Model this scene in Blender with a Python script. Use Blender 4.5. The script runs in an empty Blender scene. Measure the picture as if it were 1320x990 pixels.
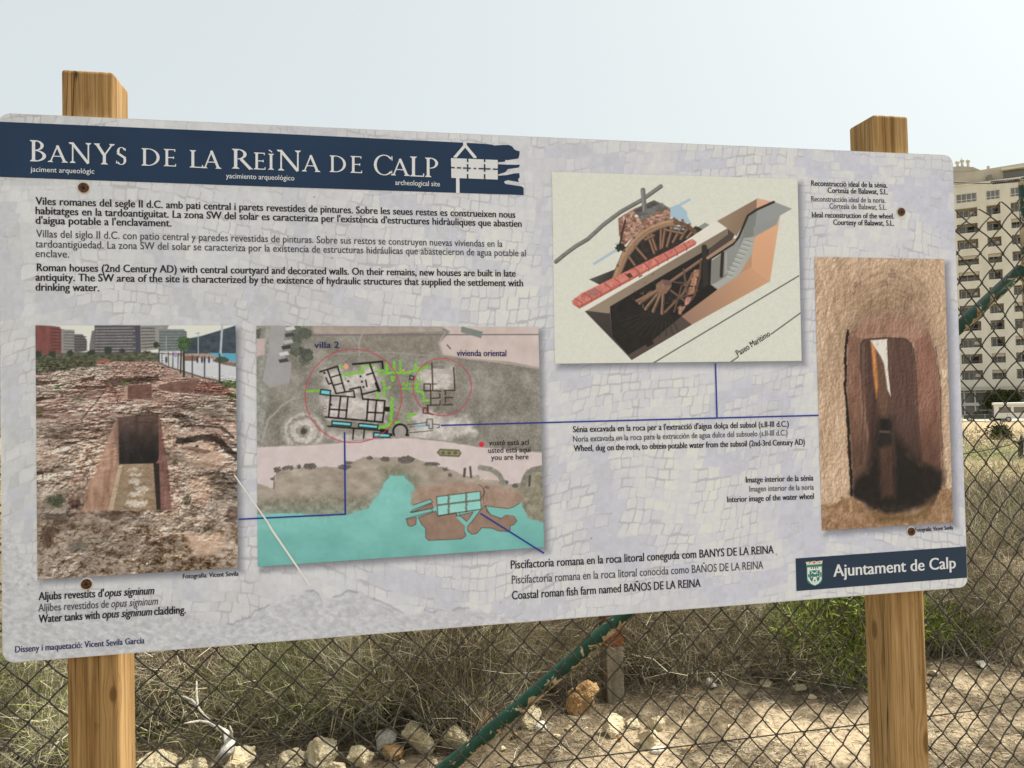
import bpy, bmesh, math, random
import numpy as np
from mathutils import Vector, Matrix
from mathutils.geometry import tessellate_polygon
random.seed(7)
RNG = np.random.default_rng(11)
R = math.radians
SC = bpy.context.scene
COL = SC.collection

# ------------------------------------------------------------------ camera
EYE = 1.55
F_PX, PITCH, ROLL = 950.0, 0.0208, -0.0223
cp, sp, cr, sr = math.cos(PITCH), math.sin(PITCH), math.cos(ROLL), math.sin(ROLL)
FWD = np.array([0, cp, sp])
_r0, _u0 = np.array([1.0, 0, 0]), np.array([0, -sp, cp])
RIGHT, UP = cr * _r0 + sr * _u0, -sr * _r0 + cr * _u0
CAM = np.array([0, 0, EYE])
cd = bpy.data.cameras.new('camera')
cam = bpy.data.objects.new('camera', cd)
COL.objects.link(cam)
M = Matrix(((RIGHT[0], UP[0], -FWD[0]), (RIGHT[1], UP[1], -FWD[1]), (RIGHT[2], UP[2], -FWD[2]))).to_4x4()
M.translation = Vector(CAM)
cam.matrix_world = M
cd.sensor_width = 36
cd.lens = F_PX / 1320 * 36
cd.clip_start, cd.clip_end = 0.05, 3000
SC.camera = cam

# ------------------------------------------------------------------ light
SUN_AZ, SUN_EL = 77.0, 57.0            # azimuth from +Y towards +X
w = bpy.data.worlds.new('World')
SC.world = w
w.use_nodes = True
wn = w.node_tree
sky = wn.nodes.new('ShaderNodeTexSky')
sky.sky_type = 'NISHITA'
sky.sun_disc = False
sky.sun_elevation, sky.sun_rotation = R(SUN_EL), R(SUN_AZ)
sky.air_density, sky.dust_density, sky.ozone_density, sky.altitude = 1.0, 6.0, 1.0, 0
hs = wn.nodes.new('ShaderNodeHueSaturation')
hs.inputs['Saturation'].default_value = 0.5
wn.links.new(sky.outputs[0], hs.inputs['Color'])
tint = wn.nodes.new('ShaderNodeMix'); tint.data_type = 'RGBA'; tint.blend_type = 'MULTIPLY'; tint.inputs[0].default_value = 1.0
tint.inputs[7].default_value = (0.99, 1.03, 0.97, 1)
wn.links.new(hs.outputs[0], tint.inputs[6])
bg = wn.nodes['Background']
veil = wn.nodes.new('ShaderNodeMix'); veil.data_type = 'RGBA'; veil.inputs[0].default_value = 0.70
veil.inputs[7].default_value = (2.93, 3.12, 3.10, 1)        # thin even haze over the whole sky
wn.links.new(tint.outputs[2], veil.inputs[6])
wn.links.new(veil.outputs[2], bg.inputs[0])
bg.inputs[1].default_value = 0.10
sl = bpy.data.lights.new('sun', 'SUN')
sun = bpy.data.objects.new('sun', sl)
COL.objects.link(sun)
sl.energy, sl.angle, sl.color = 2.2, R(3.0), (1, 0.94, 0.85)
SUN_DIR = Vector((math.sin(R(SUN_AZ)) * math.cos(R(SUN_EL)), math.cos(R(SUN_AZ)) * math.cos(R(SUN_EL)), math.sin(R(SUN_EL))))
sun.rotation_euler = SUN_DIR.to_track_quat('Z', 'Y').to_euler()
SC.view_settings.view_transform = 'Standard'
SC.view_settings.look = 'None'
SC.view_settings.exposure = 1.38
SC.view_settings.gamma = 1
SC.view_settings.use_curve_mapping = False
PRINT_K = np.array([0.835, 0.785, 0.685])                          # displayed brightness of a white print in this light

# ------------------------------------------------------------------ helpers
def lin(c):
    c = np.asarray(c, float) / 255.0
    return np.where(c <= 0.04045, c / 12.92, ((c + 0.055) / 1.055) ** 2.4)

def tag(o, label=None, cat=None, group=None, kind=None):
    for k, v in (('label', label), ('category', cat), ('group', group), ('kind', kind)):
        if v: o[k] = v
    return o

def empty(name, loc, rz=0.0, **kw):
    o = bpy.data.objects.new(name, None)
    COL.objects.link(o)
    o.location = loc
    o.rotation_euler = (0, 0, rz)
    o.empty_display_size = 0.1
    return tag(o, **kw)

def link(name, me, mat=None, parent=None):
    o = bpy.data.objects.new(name, me)
    COL.objects.link(o)
    if mat and not me.materials: me.materials.append(mat)
    if parent: o.parent = parent
    return o

def quads_mesh(name, V, Q, col=None, smooth=False):
    V = np.asarray(V, np.float32).reshape(-1, 3)
    Q = np.asarray(Q, np.int32).reshape(-1, 4)
    me = bpy.data.meshes.new(name)
    me.vertices.add(len(V)); me.vertices.foreach_set('co', V.ravel())
    me.loops.add(Q.size); me.loops.foreach_set('vertex_index', Q.ravel())
    me.polygons.add(len(Q)); me.polygons.foreach_set('loop_start', np.arange(0, Q.size, 4, dtype=np.int32))
    if smooth: me.polygons.foreach_set('use_smooth', np.ones(len(Q), bool))
    me.update(calc_edges=True)
    if col is not None:
        a = me.color_attributes.new('Col', 'FLOAT_COLOR', 'POINT')
        c = np.ones((len(V), 4), np.float32); c[:, :3] = col
        a.data.foreach_set('color', c.ravel())
    return me

def poly_mesh(name, V, Fs):
    me = bpy.data.meshes.new(name)
    me.from_pydata([tuple(map(float, v)) for v in V], [], Fs)
    me.update()
    return me

class MB:
    "collects boxes, tubes and prisms into one mesh"
    def __init__(s): s.bm = bmesh.new()
    def box(s, x0, x1, y0, y1, z0, z1, bev=0.0, seg=2):
        r = bmesh.ops.create_cube(s.bm, size=1)
        vs = r['verts']
        for v in vs:
            v.co = Vector(((x0 + x1) / 2 + v.co.x * (x1 - x0), (y0 + y1) / 2 + v.co.y * (y1 - y0), (z0 + z1) / 2 + v.co.z * (z1 - z0)))
        if bev:
            es = list({e for v in vs for e in v.link_edges})
            bmesh.ops.bevel(s.bm, geom=es, offset=bev, segments=seg, affect='EDGES', profile=0.5)
        return s
    def tube(s, pts, rad, sides=8, cap=True):
        pts = [Vector(p) for p in pts]
        rad = rad if hasattr(rad, '__len__') else [rad] * len(pts)
        rings = []
        up = Vector((0.31, 0.17, 0.93))
        for i, p in enumerate(pts):
            t = (pts[min(i + 1, len(pts) - 1)] - pts[max(i - 1, 0)]).normalized()
            a = t.cross(up)
            if a.length < 1e-3: a = t.cross(Vector((1, 0, 0)))
            a.normalize(); b = t.cross(a)
            rings.append([s.bm.verts.new(p + (a * math.cos(k * 2 * math.pi / sides) + b * math.sin(k * 2 * math.pi / sides)) * rad[i]) for k in range(sides)])
        for i in range(len(rings) - 1):
            for k in range(sides):
                f = s.bm.faces.new((rings[i][k], rings[i][(k + 1) % sides], rings[i + 1][(k + 1) % sides], rings[i + 1][k]))
                f.smooth = True
        if cap:
            s.bm.faces.new(rings[0][::-1]); s.bm.faces.new(rings[-1])
        return s
    def prism(s, prof, y0, y1, bev=0.0):
        "profile in x,z extruded along y"
        a = [s.bm.verts.new((x, y0, z)) for x, z in prof]
        b = [s.bm.verts.new((x, y1, z)) for x, z in prof]
        fs = [s.bm.faces.new(a), s.bm.faces.new(b[::-1])]
        n = len(prof)
        for i in range(n): fs.append(s.bm.faces.new((a[i], b[i], b[(i + 1) % n], a[(i + 1) % n])))
        if bev:
            bmesh.ops.bevel(s.bm, geom=list({e for f in fs for e in f.edges}), offset=bev, segments=2, affect='EDGES')
        return s
    def build(s, name, mat, parent=None, smooth=False):
        bmesh.ops.recalc_face_normals(s.bm, faces=s.bm.faces)
        me = bpy.data.meshes.new(name)
        if smooth:
            for f in s.bm.faces: f.smooth = True
        s.bm.to_mesh(me); s.bm.free()
        return link(name, me, mat, parent)

# value noise
_T = np.random.default_rng(5).random((256, 256)).astype(np.float32)
def vnoise(x, y, seed=0):
    x = np.asarray(x, np.float32) + seed * 17.31; y = np.asarray(y, np.float32) + seed * 7.77
    xi = np.floor(x).astype(np.int64); yi = np.floor(y).astype(np.int64)
    fx = x - xi; fy = y - yi
    fx = fx * fx * (3 - 2 * fx); fy = fy * fy * (3 - 2 * fy)
    a = _T[xi & 255, yi & 255]; b = _T[(xi + 1) & 255, yi & 255]; c = _T[xi & 255, (yi + 1) & 255]; d = _T[(xi + 1) & 255, (yi + 1) & 255]
    return (a * (1 - fx) + b * fx) * (1 - fy) + (c * (1 - fx) + d * fx) * fy
def fbm(x, y, oct=4, seed=0, gain=0.5):
    s = 0; a = 1.0; n = 0
    for o in range(oct):
        s = s + a * vnoise(x * 2 ** o, y * 2 ** o, seed + o * 3); n += a; a *= gain
    return s / n
def sstep(a, b, x):
    t = np.clip((x - a) / (b - a), 0, 1); return t * t * (3 - 2 * t)

# node materials
def mat(name, base=(0.5, 0.5, 0.5), rough=0.6, metal=0.0, spec=0.4, attr=False):
    m = bpy.data.materials.new(name); m.use_nodes = True
    nt = m.node_tree; b = nt.nodes['Principled BSDF']
    b.inputs['Base Color'].default_value = (*base, 1)
    b.inputs['Roughness'].default_value = rough
    b.inputs['Metallic'].default_value = metal
    b.inputs['Specular IOR Level'].default_value = spec
    if attr:
        a = nt.nodes.new('ShaderNodeAttribute'); a.attribute_name = 'Col'
        nt.links.new(a.outputs['Color'], b.inputs['Base Color'])
    return m
def N(m, kind, **props):
    n = m.node_tree.nodes.new(kind)
    for k, v in props.items(): setattr(n, k, v)
    return n
def L(m, a, b): m.node_tree.links.new(a, b)
def ramp(m, stops):
    n = N(m, 'ShaderNodeValToRGB'); e = n.color_ramp.elements
    while len(e) > 1: e.remove(e[-1])
    e[0].position, e[0].color = stops[0][0], (*stops[0][1], 1)
    for p, c in stops[1:]:
        x = e.new(p); x.color = (*c, 1)
    return n
def noisy(name, stops, scale=(8, 8, 8), detail=6, rough=0.8, bump=0.0, bscale=40, metal=0, spec=0.3, dist=0.0, coords='Object'):
    m = mat(name, rough=rough, metal=metal, spec=spec)
    tc = N(m, 'ShaderNodeTexCoord'); mp = N(m, 'ShaderNodeMapping'); mp.inputs['Scale'].default_value = scale
    L(m, tc.outputs[coords], mp.inputs[0])
    n = N(m, 'ShaderNodeTexNoise'); n.inputs['Scale'].default_value = 1; n.inputs['Detail'].default_value = detail; n.inputs['Distortion'].default_value = dist
    L(m, mp.outputs[0], n.inputs['Vector'])
    r = ramp(m, stops); L(m, n.outputs['Fac'], r.inputs[0])
    b = m.node_tree.nodes['Principled BSDF']
    L(m, r.outputs[0], b.inputs['Base Color'])
    if bump:
        n2 = N(m, 'ShaderNodeTexNoise'); n2.inputs['Scale'].default_value = bscale; n2.inputs['Detail'].default_value = 5
        L(m, tc.outputs[coords], n2.inputs['Vector'])
        bp = N(m, 'ShaderNodeBump'); bp.inputs['Strength'].default_value = bump; bp.inputs['Distance'].default_value = 0.02
        L(m, n2.outputs['Fac'], bp.inputs['Height']); L(m, bp.outputs[0], b.inputs['Normal'])
    return m

def ray(px, py):
    return RIGHT * ((px - 660) / F_PX) + UP * ((495 - py) / F_PX) + FWD
def at_depth(px, py, Y):
    d = ray(px, py); return CAM + d * (Y / d[1])
def on_ground(px, py, z=0.0):
    d = ray(px, py); return CAM + d * ((z - EYE) / d[2])

# ------------------------------------------------------------------ the sign's plane: metres along (s), height (t), out of the board (n)
YAW = 0.1850
U = np.array([math.cos(YAW), math.sin(YAW), 0]); NRM = np.array([math.sin(YAW), -math.cos(YAW), 0]); ZED = np.array([0, 0, 1.0])
ORG = CAM + np.array([-0.9288, 1.3370, -0.4551])
BW, BH = 2.0007, 1.0
def board_st(px, py, off=0.0):
    "where a photo point lies on the plane of the board (off metres in front)"
    o = ORG + NRM * off; d = ray(px, py)
    k = np.dot(o - CAM, NRM) / np.dot(d, NRM)
    p = CAM + d * k - o
    return np.array([np.dot(p, U), p[2]])
def board_px(s, t):
    p = ORG[:, None] + U[:, None] * s.ravel() + ZED[:, None] * t.ravel() - CAM[:, None]
    z = FWD @ p
    return (660 + F_PX * (RIGHT @ p) / z).reshape(s.shape), (495 - F_PX * (UP @ p) / z).reshape(s.shape)
# the local frame of the sign: x along the board, y into the scene, z up; origin on the ground under the board's lower left corner
SIGN = empty('information_sign', (ORG[0], ORG[1], 0), YAW,
             label='large printed archaeology information board on two square timber posts', cat='information sign')
T0 = ORG[2]                              # height of the board's lower edge

# ================================================================== materials
M_print = mat('print', rough=0.45, spec=0.25, attr=True)
def flat(name, rgb, rough=0.45, k=None):
    return mat(name, tuple(np.clip(lin(rgb) / PRINT_K, 0, .92)), rough=rough, spec=0.25)
_nv = lin((22, 46, 72)) / PRINT_K
M_navy = noisy('navy_print', [(0.3, tuple(_nv * 0.88)), (0.7, tuple(_nv * 1.14 + 0.004))], (5, 5, 5), 9, 0.42, spec=0.3)
M_footnavy = flat('slate_navy_print', (36, 54, 72))
M_white = flat('white_print', (214, 212, 214))
M_black = flat('black_print', (36, 34, 40))
M_grey = flat('grey_print', (66, 64, 70))
M_ink = flat('navy_ink', (40, 44, 92))
M_blue = flat('blue_print', (44, 62, 140))
M_edge = noisy('board_edge', [(0.3, (0.62, 0.61, 0.58)), (0.7, (0.75, 0.74, 0.7))], (30, 30, 30), rough=0.6)

def wood(name, dark, mid, light, crack, knots=(), seed=0.0, ckw=0.010):
    m = mat(name, rough=0.75, spec=0.2)
    tc = N(m, 'ShaderNodeTexCoord'); vec = tc.outputs['Object']
    kd = None
    for kx, ky, kz, kr in knots:             # grain flows round each knot
        sub = N(m, 'ShaderNodeVectorMath', operation='SUBTRACT'); sub.inputs[1].default_value = (kx, ky, kz); L(m, tc.outputs['Object'], sub.inputs[0])
        sc = N(m, 'ShaderNodeVectorMath', operation='MULTIPLY'); sc.inputs[1].default_value = (1 / kr, 1 / kr, 0.42 / kr); L(m, sub.outputs[0], sc.inputs[0])
        ln_ = N(m, 'ShaderNodeVectorMath', operation='LENGTH'); L(m, sc.outputs[0], ln_.inputs[0])
        mr = N(m, 'ShaderNodeMapRange', interpolation_type='SMOOTHSTEP'); mr.inputs[1].default_value = 3.2; mr.inputs[2].default_value = 0.3; mr.inputs[3].default_value = 0; mr.inputs[4].default_value = 1; L(m, ln_.outputs['Value'], mr.inputs[0])
        pu = N(m, 'ShaderNodeVectorMath', operation='SCALE'); L(m, sub.outputs[0], pu.inputs[0]); L(m, mr.outputs[0], pu.inputs['Scale'])
        ad = N(m, 'ShaderNodeVectorMath', operation='SUBTRACT'); L(m, vec, ad.inputs[0]); L(m, pu.outputs[0], ad.inputs[1]); vec = ad.outputs[0]
        k1 = N(m, 'ShaderNodeMapRange', interpolation_type='SMOOTHSTEP'); k1.inputs[1].default_value = 1.15; k1.inputs[2].default_value = 0.55; L(m, ln_.outputs['Value'], k1.inputs[0])
        if kd is None: kd = k1.outputs[0]
        else:
            mm = N(m, 'ShaderNodeMath', operation='MAXIMUM'); L(m, kd, mm.inputs[0]); L(m, k1.outputs[0], mm.inputs[1]); kd = mm.outputs[0]
    def noise(scale, det=4, rgh=0.55, dist=0.0, off=0.0):
        mp = N(m, 'ShaderNodeMapping'); mp.inputs['Scale'].default_value = scale; mp.inputs['Location'].default_value = (seed + off, seed * 0.7, seed * 1.3)
        L(m, vec, mp.inputs[0])
        n = N(m, 'ShaderNodeTexNoise'); n.inputs['Scale'].default_value = 1; n.inputs['Detail'].default_value = det
        n.inputs['Roughness'].default_value = rgh; n.inputs['Distortion'].default_value = dist
        L(m, mp.outputs[0], n.inputs['Vector']); return n
    def mul(a_, b_, f):
        x = N(m, 'ShaderNodeMix', data_type='RGBA', blend_type='MULTIPLY'); x.inputs[0].default_value = f; L(m, a_, x.inputs[6]); L(m, b_, x.inputs[7]); return x.outputs[2]
    a = noise((46, 46, 0.9), 4, 0.55, 0.8)
    r = ramp(m, [(0.30, dark), (0.46, mid), (0.56, light), (0.70, mid)]); L(m, a.outputs['Fac'], r.inputs[0])
    fine = noise((330, 330, 5), 4, 0.65)
    rf = ramp(m, [(0.34, (0.5, 0.46, 0.42)), (0.5, (0.95, 0.94, 0.93)), (0.62, (1.06, 1.05, 1.04))]); L(m, fine.outputs['Fac'], rf.inputs[0])
    c = mul(r.outputs[0], rf.outputs[0], 0.85)
    cks = None
    for sc_, th, gs in (((21, 21, 0.5), ckw, 1.7), ((37, 37, 0.9), ckw * 0.7, 3.1)):
        ck = noise(sc_, 2, 0.4, 0.35, 3.0 + th)
        rc = ramp(m, [(0.5 - th, (1, 1, 1)), (0.5 - th * 0.22, (0, 0, 0)), (0.5 + th * 0.22, (0, 0, 0)), (0.5 + th, (1, 1, 1))]); L(m, ck.outputs['Fac'], rc.inputs[0])
        gate = noise((6, 6, gs), 2, 0.5, 0, 9.0)
        rg = ramp(m, [(0.47, (1, 1, 1)), (0.56, (0, 0, 0))]); L(m, gate.outputs['Fac'], rg.inputs[0])
        mx = N(m, 'ShaderNodeMath', operation='MAXIMUM'); L(m, rc.outputs[0], mx.inputs[0]); L(m, rg.outputs[0], mx.inputs[1])
        if cks is None: cks = mx.outputs[0]
        else:
            mm = N(m, 'ShaderNodeMath', operation='MINIMUM'); L(m, cks, mm.inputs[0]); L(m, mx.outputs[0], mm.inputs[1]); cks = mm.outputs[0]
    m2 = N(m, 'ShaderNodeMix', data_type='RGBA'); m2.inputs[6].default_value = (*crack, 1)
    L(m, cks, m2.inputs[0]); L(m, c, m2.inputs[7]); c = m2.outputs[2]
    big = noise((9, 9, 2.2), 3, 0.6)
    rb = ramp(m, [(0.34, (0.66, 0.60, 0.53)), (0.5, (0.97, 0.96, 0.95)), (0.66, (1.1, 1.1, 1.12))]); L(m, big.outputs['Fac'], rb.inputs[0])
    c = mul(c, rb.outputs[0], 0.85)
    grime = noise((60, 60, 14), 5, 0.7)
    rgm = ramp(m, [(0.30, (0.6, 0.58, 0.55)), (0.42, (1, 1, 1))]); L(m, grime.outputs['Fac'], rgm.inputs[0]); c = mul(c, rgm.outputs[0], 0.7)
    if kd is not None:
        m4 = N(m, 'ShaderNodeMix', data_type='RGBA'); m4.inputs[7].default_value = (dark[0] * 0.55, dark[1] * 0.5, dark[2] * 0.5, 1)
        q = N(m, 'ShaderNodeMath', operation='MULTIPLY'); q.inputs[1].default_value = 0.75; L(m, kd, q.inputs[0]); L(m, q.outputs[0], m4.inputs[0]); L(m, c, m4.inputs[6]); c = m4.outputs[2]
    b = m.node_tree.nodes['Principled BSDF']; L(m, c, b.inputs['Base Color'])
    ad = N(m, 'ShaderNodeMath', operation='MULTIPLY_ADD'); ad.inputs[1].default_value = 0.3
    L(m, fine.outputs['Fac'], ad.inputs[0]); L(m, cks, ad.inputs[2])
    bp = N(m, 'ShaderNodeBump'); bp.inputs['Strength'].default_value = 0.6; bp.inputs['Distance'].default_value = 0.004
    L(m, ad.outputs[0], bp.inputs['Height']); L(m, bp.outputs[0], b.inputs['Normal'])
    return m
# ================================================================== board and posts
THICK = 0.006
def rrect(x0, x1, z0, z1, r, n=8):
    P = []
    for cx, cz, a0 in ((x1 - r, z1 - r, 0), (x0 + r, z1 - r, 90), (x0 + r, z0 + r, 180), (x1 - r, z0 + r, 270)):
        for k in range(n + 1):
            a = R(a0 + 90 * k / n); P.append((cx + r * math.cos(a), cz + r * math.sin(a)))
    return P
BOARD = MB().prism(rrect(0, BW, T0, T0 + BH, 0.02), 0.0, THICK, 0.0008).build('board', M_edge, SIGN)

def post(px_l, px_top, py_ref, knots, seed, ckw):
    s0 = board_st(px_l, py_ref, -THICK)[0]
    top = board_st(px_l, px_top, -THICK)[1] + T0
    b = MB().box(s0, s0 + 0.09, THICK + 0.0005, THICK + 0.0905, -0.3, top, 0.006, 3)
    ks = [(s0 + kx, THICK + ky, kz, kr) for kx, ky, kz, kr in knots]
    mt = wood('treated_pine', (0.225, 0.122, 0.042), (0.385, 0.235, 0.094), (0.49, 0.325, 0.152), (0.045, 0.028, 0.014), ks, seed, ckw)
    return b.build('post', mt, SIGN, smooth=False)
p1 = post(78.5, 88.5, 118, [(0.078, 0.0, T0 - 0.075, 0.007), (0.03, 0.0, T0 - 0.42, 0.012)], 1.7, 0.008)
p2 = post(1127, 147.0, 170, [(0.0, 0.055, T0 - 0.10, 0.011), (0.085, 0.0, T0 - 0.345, 0.013)], 5.3, 0.013)
p1['label'] = 'pine post behind the left end of the board'
p2['label'] = 'cracked pine post behind the right end of the board'

# ================================================================== printing: a small numpy painter
class Paint:
    "colours for a sheet on the board; features are given in the pixel frame in which the print was measured"
    def __init__(s, quad, nx, ny, dz):
        q = np.array([board_st(*p) for p in quad])          # TL TR BR BL
        a = np.linspace(0, 1, nx)[None, :]; b = np.linspace(0, 1, ny)[:, None]
        P = (q[0][:, None, None] * (1 - a) * (1 - b) + q[1][:, None, None] * a * (1 - b) + q[2][:, None, None] * a * b + q[3][:, None, None] * (1 - a) * b)
        s.s, s.t = P[0], P[1]
        s.X, s.Y = board_px(s.s, s.t)
        s.nx, s.ny, s.dz = nx, ny, dz
        s.img = np.zeros((ny, nx, 3), np.float32)
        s.fr = (0, 0, 1)
    def frame(s, ox, oy, k): s.fr = (ox, oy, k); return s
    def xy(s): return (s.X - s.fr[0]) * s.fr[2], (s.Y - s.fr[1]) * s.fr[2]
    def _sub(s, x0, x1, y0, y1):
        ox, oy, k = s.fr
        m = (s.X > ox + x0 / k) & (s.X < ox + x1 / k) & (s.Y > oy + y0 / k) & (s.Y < oy + y1 / k)
        ii = np.nonzero(m)
        return ii, (s.X[ii] - ox) * k, (s.Y[ii] - oy) * k
    def _mix(s, ii, a, c, x, y, nz):
        c = np.array(c, np.float32)[None, :] * np.ones((len(x), 1), np.float32)
        if nz:
            amp, sc = nz[0], nz[1]; sy = nz[2] if len(nz) > 2 else sc
            c = c + ((fbm(x / sc, y / sy, 4, 3, 0.65) - 0.5) * 2 * amp)[:, None] * 1.6
        a = a[:, None]
        s.img[ii] = s.img[ii] * (1 - a) + c * a
    def fill(s, c, nz=None):
        x, y = s.xy(); ii = np.nonzero(np.ones_like(x, bool)); s._mix(ii, np.ones(x.size), c, x.ravel(), y.ravel(), nz)
    @staticmethod
    def sd(pts, x, y):
        d = np.full(len(x), 1e9); ins = np.zeros(len(x), bool); n = len(pts)
        for i in range(n):
            (ax, ay), (bx, by) = pts[i], pts[(i + 1) % n]
            ex, ey = bx - ax, by - ay; L2 = ex * ex + ey * ey or 1e-9
            t = np.clip(((x - ax) * ex + (y - ay) * ey) / L2, 0, 1)
            d = np.minimum(d, np.hypot(x - ax - ex * t, y - ay - ey * t))
            if ay != by:
                ins ^= ((ay > y) != (by > y)) & (x < (bx - ax) * (y - ay) / (by - ay) + ax)
        return np.where(ins, d, -d)
    def poly(s, pts, c, nz=None, soft=1.0, rag=None, op=1.0, c2=None, axis=None):
        k = s.fr[2]; so = soft * k * 0.7; pad = so + (rag[0] if rag else 0) + 1
        xs, ys = [p[0] for p in pts], [p[1] for p in pts]
        ii, x, y = s._sub(min(xs) - pad, max(xs) + pad, min(ys) - pad, max(ys) + pad)
        if not len(x): return
        d = s.sd(pts, x, y)
        if rag: d = d + (fbm(x / rag[1], y / rag[1], 3, 9, 0.6) - 0.5) * 2.6 * rag[0]
        a = np.clip(0.5 + d / so / 2, 0, 1) * op
        if c2 is not None:
            (ax, ay), (bx, by) = axis
            t = np.clip(((x - ax) * (bx - ax) + (y - ay) * (by - ay)) / ((bx - ax) ** 2 + (by - ay) ** 2), 0, 1)[:, None]
            c = np.array(c)[None] * (1 - t) + np.array(c2)[None] * t
            if nz: c = c + ((fbm(x / nz[1], y / (nz[2] if len(nz) > 2 else nz[1]), 4, 3, 0.65) - 0.5) * 3.2 * nz[0])[:, None]
            s.img[ii] = s.img[ii] * (1 - a[:, None]) + c * a[:, None]
        else: s._mix(ii, a, c, x, y, nz)
    def line(s, pts, wd, c, nz=None, soft=0.9, rag=None, op=1.0, close=False):
        k = s.fr[2]; so = soft * k * 0.7; pad = so + wd + (rag[0] if rag else 0)
        if close: pts = list(pts) + [pts[0]]
        xs, ys = [p[0] for p in pts], [p[1] for p in pts]
        ii, x, y = s._sub(min(xs) - pad, max(xs) + pad, min(ys) - pad, max(ys) + pad)
        if not len(x): return
        d = np.full(len(x), 1e9)
        for (ax, ay), (bx, by) in zip(pts[:-1], pts[1:]):
            ex, ey = bx - ax, by - ay; L2 = ex * ex + ey * ey or 1e-9
            t = np.clip(((x - ax) * ex + (y - ay) * ey) / L2, 0, 1)
            d = np.minimum(d, np.hypot(x - ax - ex * t, y - ay - ey * t))
        d = wd / 2 - d
        if rag: d = d + (fbm(x / rag[1], y / rag[1], 3, 4, 0.6) - 0.5) * 2.6 * rag[0]
        s._mix(ii, np.clip(0.5 + d / so / 2, 0, 1) * op, c, x, y, nz)
    def blob(s, cx, cy, r, c, ry=None, nz=None, soft=1.0, rag=None, op=1.0):
        ry = ry or r
        P = [(cx + r * math.cos(a), cy + ry * math.sin(a)) for a in np.linspace(0, 2 * math.pi, 21)[:-1]]
        s.poly(P, c, nz, soft, rag, op)
    def ring(s, cx, cy, rx, ry, wd, c, a0=0, a1=360):
        s.line([(cx + rx * math.cos(R(a)), cy + ry * math.sin(R(a))) for a in np.linspace(a0, a1, 64)], wd, c)
    def sheet(s, name, parent):
        V = np.stack([s.s, np.full_like(s.s, -s.dz), s.t + T0], -1)
        i = np.arange(s.nx * s.ny).reshape(s.ny, s.nx)
        Q = np.stack([i[1:, :-1], i[1:, 1:], i[:-1, 1:], i[:-1, :-1]], -1)
        col = np.clip(lin(np.clip(s.img, 4, 255)) / PRINT_K, 0, 0.92).reshape(-1, 3)
        return link(name, quads_mesh(name, V, Q, col), M_print, parent)

QP = [(46, 419.5), (303.7, 419.5), (307, 731.5), (48.7, 747)]                  # excavation photo
QM = [(330.5, 420), (693.7, 421.5), (701.3, 705), (332.3, 730.3)]              # site map
QD = [(711.3, 221.8), (1027.6, 230.8), (1033, 465.2), (715, 468.8)]            # wheel drawing
QT = [(1049.4, 331.2), (1216.8, 334.2), (1228, 673), (1059, 683.8)]            # tunnel photo

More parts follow.
